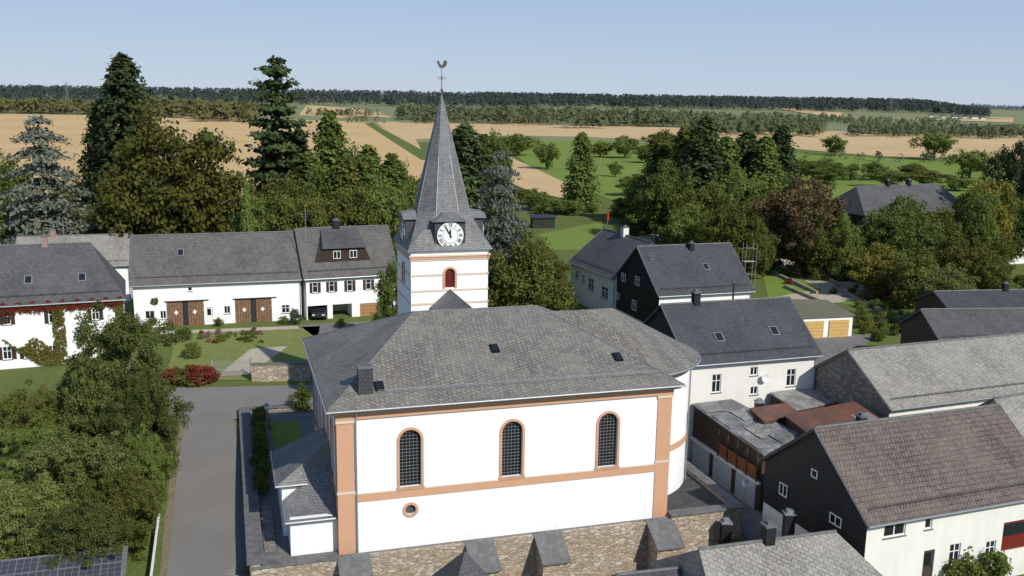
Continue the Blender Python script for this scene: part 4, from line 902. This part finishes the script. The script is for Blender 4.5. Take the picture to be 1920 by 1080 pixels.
for a in [('cedar',70,218,140,200,'grey'),('conifer',228,102,165,160,'dark'),('conifer',182,190,172,120,'dark'),('broad',305,178,142,262,'autumn'),
 ('pine',515,110,170,135,'dark'),('conifer',510,235,172,120,'dark'),('conifer',618,208,168,140,'green'),('conifer',690,272,155,120,'green'),('conifer',645,295,150,130,'olive'),('conifer',735,288,145,130,'green'),
 ('broad',530,322,140,150,'olive'),('broad',600,305,150,140,'green'),('conifer',460,338,128,38,'fresh'),('broad',715,322,138,140,'green'),('broad',650,338,134,150,'olive'),('broad',480,365,132,120,'green'),('broad',570,355,130,130,'olive'),
 ('broad',440,360,150,120,'green'),('broad',690,310,160,130,'olive'),('broad',765,322,160,120,'green'),('conifer',575,285,165,120,'green'),('conifer',560,240,175,100,'dark'),('broad',640,265,176,110,'green'),('broad',745,300,170,100,'green'),
 ('broad',150,325,175,160,'olive'),('broad',5,280,175,130,'green'),('broad',10,370,150,140,'green'),('broad',130,385,150,110,'olive'),('broad',190,375,155,120,'green'),('broad',395,330,165,120,'olive'),
 ('conifer',872,232,165,150,'dark'),('conifer',835,262,175,140,'dark'),('conifer',905,252,185,110,'green'),('broad',922,238,210,90,'green'),('cedar',938,284,124,150,'grey'),
 ('broad',985,428,106,178,'olive'),('broad',930,460,108,100,'green'),('broad',735,470,106,70,'green'),('broad',1045,500,112,70,'olive'),('broad',960,400,130,90,'green'),('broad',1010,440,112,110,'olive'),
 ('conifer',1240,260,215,110,'green'),('conifer',1288,236,208,115,'green'),('conifer',1325,220,200,130,'dark'),('conifer',1362,256,200,110,'green'),('conifer',1402,243,205,120,'dark'),('conifer',1436,256,200,110,'green'),('conifer',1468,236,210,110,'dark'),
 ('broad',1255,296,190,110,'green'),('broad',1330,330,178,130,'olive'),('broad',1395,315,178,130,'green'),('broad',1300,380,160,110,'fresh'),('broad',1370,370,150,110,'olive'),('broad',1440,335,175,110,'olive'),
 ('broad',1512,326,155,175,'rust'),('broad',1460,365,160,80,'green'),('broad',1215,328,220,100,'fresh'),('broad',1580,395,150,70,'fresh'),('broad',1420,405,150,80,'olive'),
 ('broad',1700,362,160,120,'green'),('broad',1765,375,150,110,'olive'),('birch',1848,328,158,110,'yellow'),('broad',1908,256,190,100,'dark'),('birch',1880,350,160,60,'olive'),('birch',1838,352,150,80,'fresh'),
 ('broad',1655,456,138,130,'yellow'),('broad',1800,440,134,140,'autumn'),('broad',1722,465,130,110,'olive'),('broad',1740,405,140,130,'green'),('broad',1850,425,150,100,'olive'),('broad',1905,345,165,90,'green'),('broad',1690,395,150,120,'green'),
 ('broad',1600,425,150,80,'fresh'),('broad',1780,495,120,120,'nearl'),('broad',1545,405,150,80,'olive'),('broad',1860,470,130,100,'olive'),('broad',1640,400,165,80,'green'),('broad',1785,400,158,90,'fresh')]: T(*a)
T('near',222,565,70,225,'nearg');T('near',160,640,73,150,'nearg');T('near',50,715,68,180,'olive');T('near',258,680,64,140,'nearg');T('near',180,600,68,145,'nearg')
T('near',120,805,57,230,'nearl');T('near',225,835,56,160,'olive');T('near',30,850,52,210,'nearl');T('near',262,790,61,110,'fresh');T('near',150,930,50,190,'nearg');T('near',60,785,62,150,'fresh');T('near',282,690,67,90,'nearg')
for a in [('conifer',1088,390,248,74,'green'),('orchard',972,292,250,70,'fresh'),('orchard',1025,318,266,52,'fresh'),('orchard',1172,297,254,56,'fresh'),('orchard',1154,332,300,30,'fresh'),('orchard',1238,290,240,70,'olive'),
 ('orchard',1125,295,262,50,'olive'),('orchard',1210,306,272,44,'green'),('orchard',1565,292,250,48,'green'),('orchard',1750,300,246,72,'fresh'),('orchard',1817,335,278,74,'fresh'),('orchard',1642,338,300,54,'green'),
 ('orchard',1708,330,304,56,'olive'),('orchard',1668,352,318,76,'green'),('orchard',1735,354,316,76,'olive'),('orchard',1547,328,300,56,'green'),('orchard',1595,338,304,60,'fresh'),('orchard',1500,332,296,60,'green'),('orchard',1790,358,330,70,'green'),
 ('orchard',950,278,256,40,'green'),('orchard',1190,368,326,70,'green'),('orchard',1230,385,330,86,'fresh'),('orchard',1185,408,360,76,'olive'),
 ('orchard',1012,395,362,70,'green'),('orchard',990,384,352,60,'olive'),('orchard',1055,402,374,80,'green'),('orchard',1215,430,392,80,'green'),('orchard',1262,430,382,90,'green'),('orchard',1190,420,380,60,'green'),
 ('broad',1545,345,292,84,'green')]: B(*a)
for a in [(343,640,612,36,'green'),(360,672,640,40,'fresh'),(555,608,578,28,'dark'),(532,608,592,22,'green'),(410,612,594,20,'autumn'),(372,720,680,60,'red'),(345,720,684,56,'vine'),(326,718,688,50,'red'),(392,718,686,44,'red'),(358,722,690,60,'vine'),(640,612,596,20,'green')]:
    B('bush',*a)
B('bush',566,770,718,44,'green',0)
for i in range(10): B('bush',490+random.uniform(-5,8),925-i*15,885-i*14,36,random.choice(['green','green','olive']),0)
def scat(n,poly_u,vfun,smin,smax,cols,kind='bush'):
    for i in range(n):
        t=random.random();u=poly_u[0]+(poly_u[1]-poly_u[0])*t;va,vb=vfun(u);v=random.uniform(va,vb);p=on_g(u,v);s=random.uniform(smin,smax)
        plant(kind,p.x,p.y,s*random.uniform(.7,1.1),s*random.uniform(1,1.5),random.choice(cols))
gc=['green','fresh','fresh','olive','fresh','yellow']
scat(50,(375,495),lambda u:(622,645),.25,.8,['fresh','pink','yellow','green','olive','fresh','pink'])
scat(60,(1430,1700),lambda u:(470+(u-1430)*.22,535+(u-1430)*.22),.3,1.2,gc+['pink','pink','pink','red'])
scat(24,(1610,1740),lambda u:(560,625),.8,2.0,gc+['pink'])
scat(34,(1180,1430),lambda u:(405,450),1.5,4,['green','green','fresh','olive','dark'])
scat(14,(1150,1180),lambda u:(392,412),1.5,3,gc)
scat(10,(1000,1130),lambda u:(388,402),1.5,3,gc)
scat(26,(1560,1900),lambda u:(450,485),1.5,4,['green','fresh','olive','yellow'])
scat(18,(1740,1920),lambda u:(520,565),1.5,4,['green','olive','fresh'])
scat(10,(1600,1690),lambda u:(605,640),.8,1.6,['pink','fresh','green'])
scat(14,(440,780),lambda u:(420,440),3,6,['green','olive','dark'])
scat(12,(20,240),lambda u:(400,440),3,7,['green','olive','dark'])
scat(10,(1260,1340),lambda u:(955,975),.3,.7,['fresh','green'])
for u,v,h,w in ((1660,1090,2.8,3.2),(1795,1100,3.0,3.4),(1850,1095,2.6,3),(1900,1040,2.6,3),(1640,1075,2,2)):
    p=on_g(u,v);plant('bush',p.x,p.y,h,w,random.choice(['green','fresh','olive']))
# creeper on the old house
root,Lh,Wh,e,r,R_,rz=r1
for nm,n,col,lab in (('climbing_creeper',9000,'vinered','deep red creeper in a line under the eaves'),('climbing_creeper',11000,'vine','green creeper climbing over the lower white house wall')):
    X=rng.uniform(0,Lh,n)
    if col=='vinered': Z=e-.12-np.abs(rng.normal(scale=.36,size=n))-.2*np.abs(np.sin(X*2.3));keep=np.sin(X*.7+2)>-1.1
    else:
        Z=rng.uniform(0,e-.5,n);keep=((np.sin(X*.8+.6)>.9)&(Z>1))|((Z<2.6+.5*np.sin(X*2.1))&(np.sin(X*.9+Z)>.2))|(X>Lh-.8)
    X=X[keep];Z=Z[keep]
    P=np.stack([X,-rng.uniform(.03,.3,len(X)),Z],1);Nn=np.array([0,-1,.4])+rng.normal(scale=.5,size=P.shape)
    vn=thing(nm,lab,'climbing plant',R_.translation,r1[0].rotation_euler.z)
    me=qmesh('foliage',quads(P,Nn,rng.uniform(.12,.28,len(P))));me.materials.append(LC[col]);mk('foliage',me,vn)
def wood(label,specs,col,dens=26):
    VV=[]
    for (u0,u1,Y0,Y1,n,h0,h1,con) in specs:
        for i in range(n):
            u=random.uniform(u0,u1);Y=random.uniform(Y0,Y1);p=at_y(u,200,Y);zg=g(p.x,Y);h=random.uniform(h0,h1);w=h*(.26 if random.random()<con else .55)
            d=udir(dens);d[:,2]=np.abs(d[:,2])*1.0
            q=rng.uniform(.1,1,dens)
            P=np.stack([d[:,0]*w*np.sqrt(1-q*.9),d[:,1]*w*np.sqrt(1-q*.9),h*(.08+.88*q)],1)+np.array([p.x,Y,zg])
            VV.append(quads(P,d+np.array([0,-.3,.5]),rng.uniform(.16,.32,dens)*h))
    me=qmesh('forest',np.concatenate(VV));me.materials.append(LC[col]);o=mk('forest',me);tag(o,label,'forest',kind='stuff')
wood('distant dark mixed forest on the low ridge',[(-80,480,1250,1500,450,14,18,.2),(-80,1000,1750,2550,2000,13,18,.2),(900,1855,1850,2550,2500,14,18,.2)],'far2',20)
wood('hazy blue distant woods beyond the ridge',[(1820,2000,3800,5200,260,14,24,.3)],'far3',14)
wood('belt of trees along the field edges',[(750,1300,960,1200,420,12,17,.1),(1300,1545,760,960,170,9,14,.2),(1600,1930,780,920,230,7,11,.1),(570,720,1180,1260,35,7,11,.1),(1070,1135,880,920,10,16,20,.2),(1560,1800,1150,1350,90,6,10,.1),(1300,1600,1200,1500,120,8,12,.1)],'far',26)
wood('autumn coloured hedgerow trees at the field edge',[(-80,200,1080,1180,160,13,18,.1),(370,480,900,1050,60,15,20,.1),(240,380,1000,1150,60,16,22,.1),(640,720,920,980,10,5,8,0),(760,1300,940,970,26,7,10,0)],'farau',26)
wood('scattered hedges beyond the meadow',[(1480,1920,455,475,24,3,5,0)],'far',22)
# ------------------------------------------------------------ light, sky, camera
sc=bpy.context.scene
az=math.radians(40);el=math.radians(38)
to=Vector((math.sin(az)*math.cos(el),-math.cos(az)*math.cos(el),math.sin(el)))
sd=bpy.data.lights.new('sun','SUN');sd.energy=4.5;sd.angle=math.radians(.5);sd.color=(1,.955,.88)
so_=bpy.data.objects.new('sun',sd);COL.objects.link(so_);so_.rotation_euler=to.to_track_quat('Z','Y').to_euler()
wd=bpy.data.worlds.new('World');sc.world=wd;wd.use_nodes=True;nt=wd.node_tree
bg=nt.nodes['Background'];sk=nt.nodes.new('ShaderNodeTexSky');sk.sky_type='NISHITA';sk.sun_disc=False;sk.sun_elevation=el
sk.sun_rotation=math.atan2(to.x,to.y);sk.air_density=1.0;sk.dust_density=.3;sk.ozone_density=2.5;sk.altitude=400
tc=nt.nodes.new('ShaderNodeTexCoord');sx=nt.nodes.new('ShaderNodeSeparateXYZ');nt.links.new(tc.outputs['Generated'],sx.inputs[0])
STR=.15
cr_=nt.nodes.new('ShaderNodeValToRGB');nt.links.new(sx.outputs[2],cr_.inputs[0]);e_=cr_.color_ramp.elements
e_[0].position=0.0;e_[0].color=(.48,.58,.72,1);e_[1].position=.14;e_[1].color=(.33,.46,.69,1)
sca=nt.nodes.new('ShaderNodeVectorMath');sca.operation='SCALE';sca.inputs['Scale'].default_value=1/STR;nt.links.new(cr_.outputs[0],sca.inputs[0])
mr=nt.nodes.new('ShaderNodeMapRange');mr.inputs['From Min'].default_value=.15;mr.inputs['From Max'].default_value=.5;mr.inputs['To Min'].default_value=.92;mr.inputs['To Max'].default_value=0;nt.links.new(sx.outputs[2],mr.inputs['Value'])
mx=nt.nodes.new('ShaderNodeMixRGB');nt.links.new(mr.outputs[0],mx.inputs[0]);nt.links.new(sk.outputs[0],mx.inputs[1]);nt.links.new(sca.outputs[0],mx.inputs[2])
nt.links.new(mx.outputs[0],bg.inputs[0]);bg.inputs[1].default_value=STR
cd=bpy.data.cameras.new('camera');cd.sensor_width=36;cd.lens=33.75;cd.clip_end=20000;cd.clip_start=.5
co_=bpy.data.objects.new('camera',cd);COL.objects.link(co_);co_.matrix_world=Matrix.Translation(CAM)@Matrix.Rotation(math.pi/2-PITCH,4,'X')@Matrix.Rotation(ROLL,4,'Z')
sc.camera=co_
sc.view_settings.view_transform='Standard';sc.view_settings.look='None';sc.view_settings.exposure=0
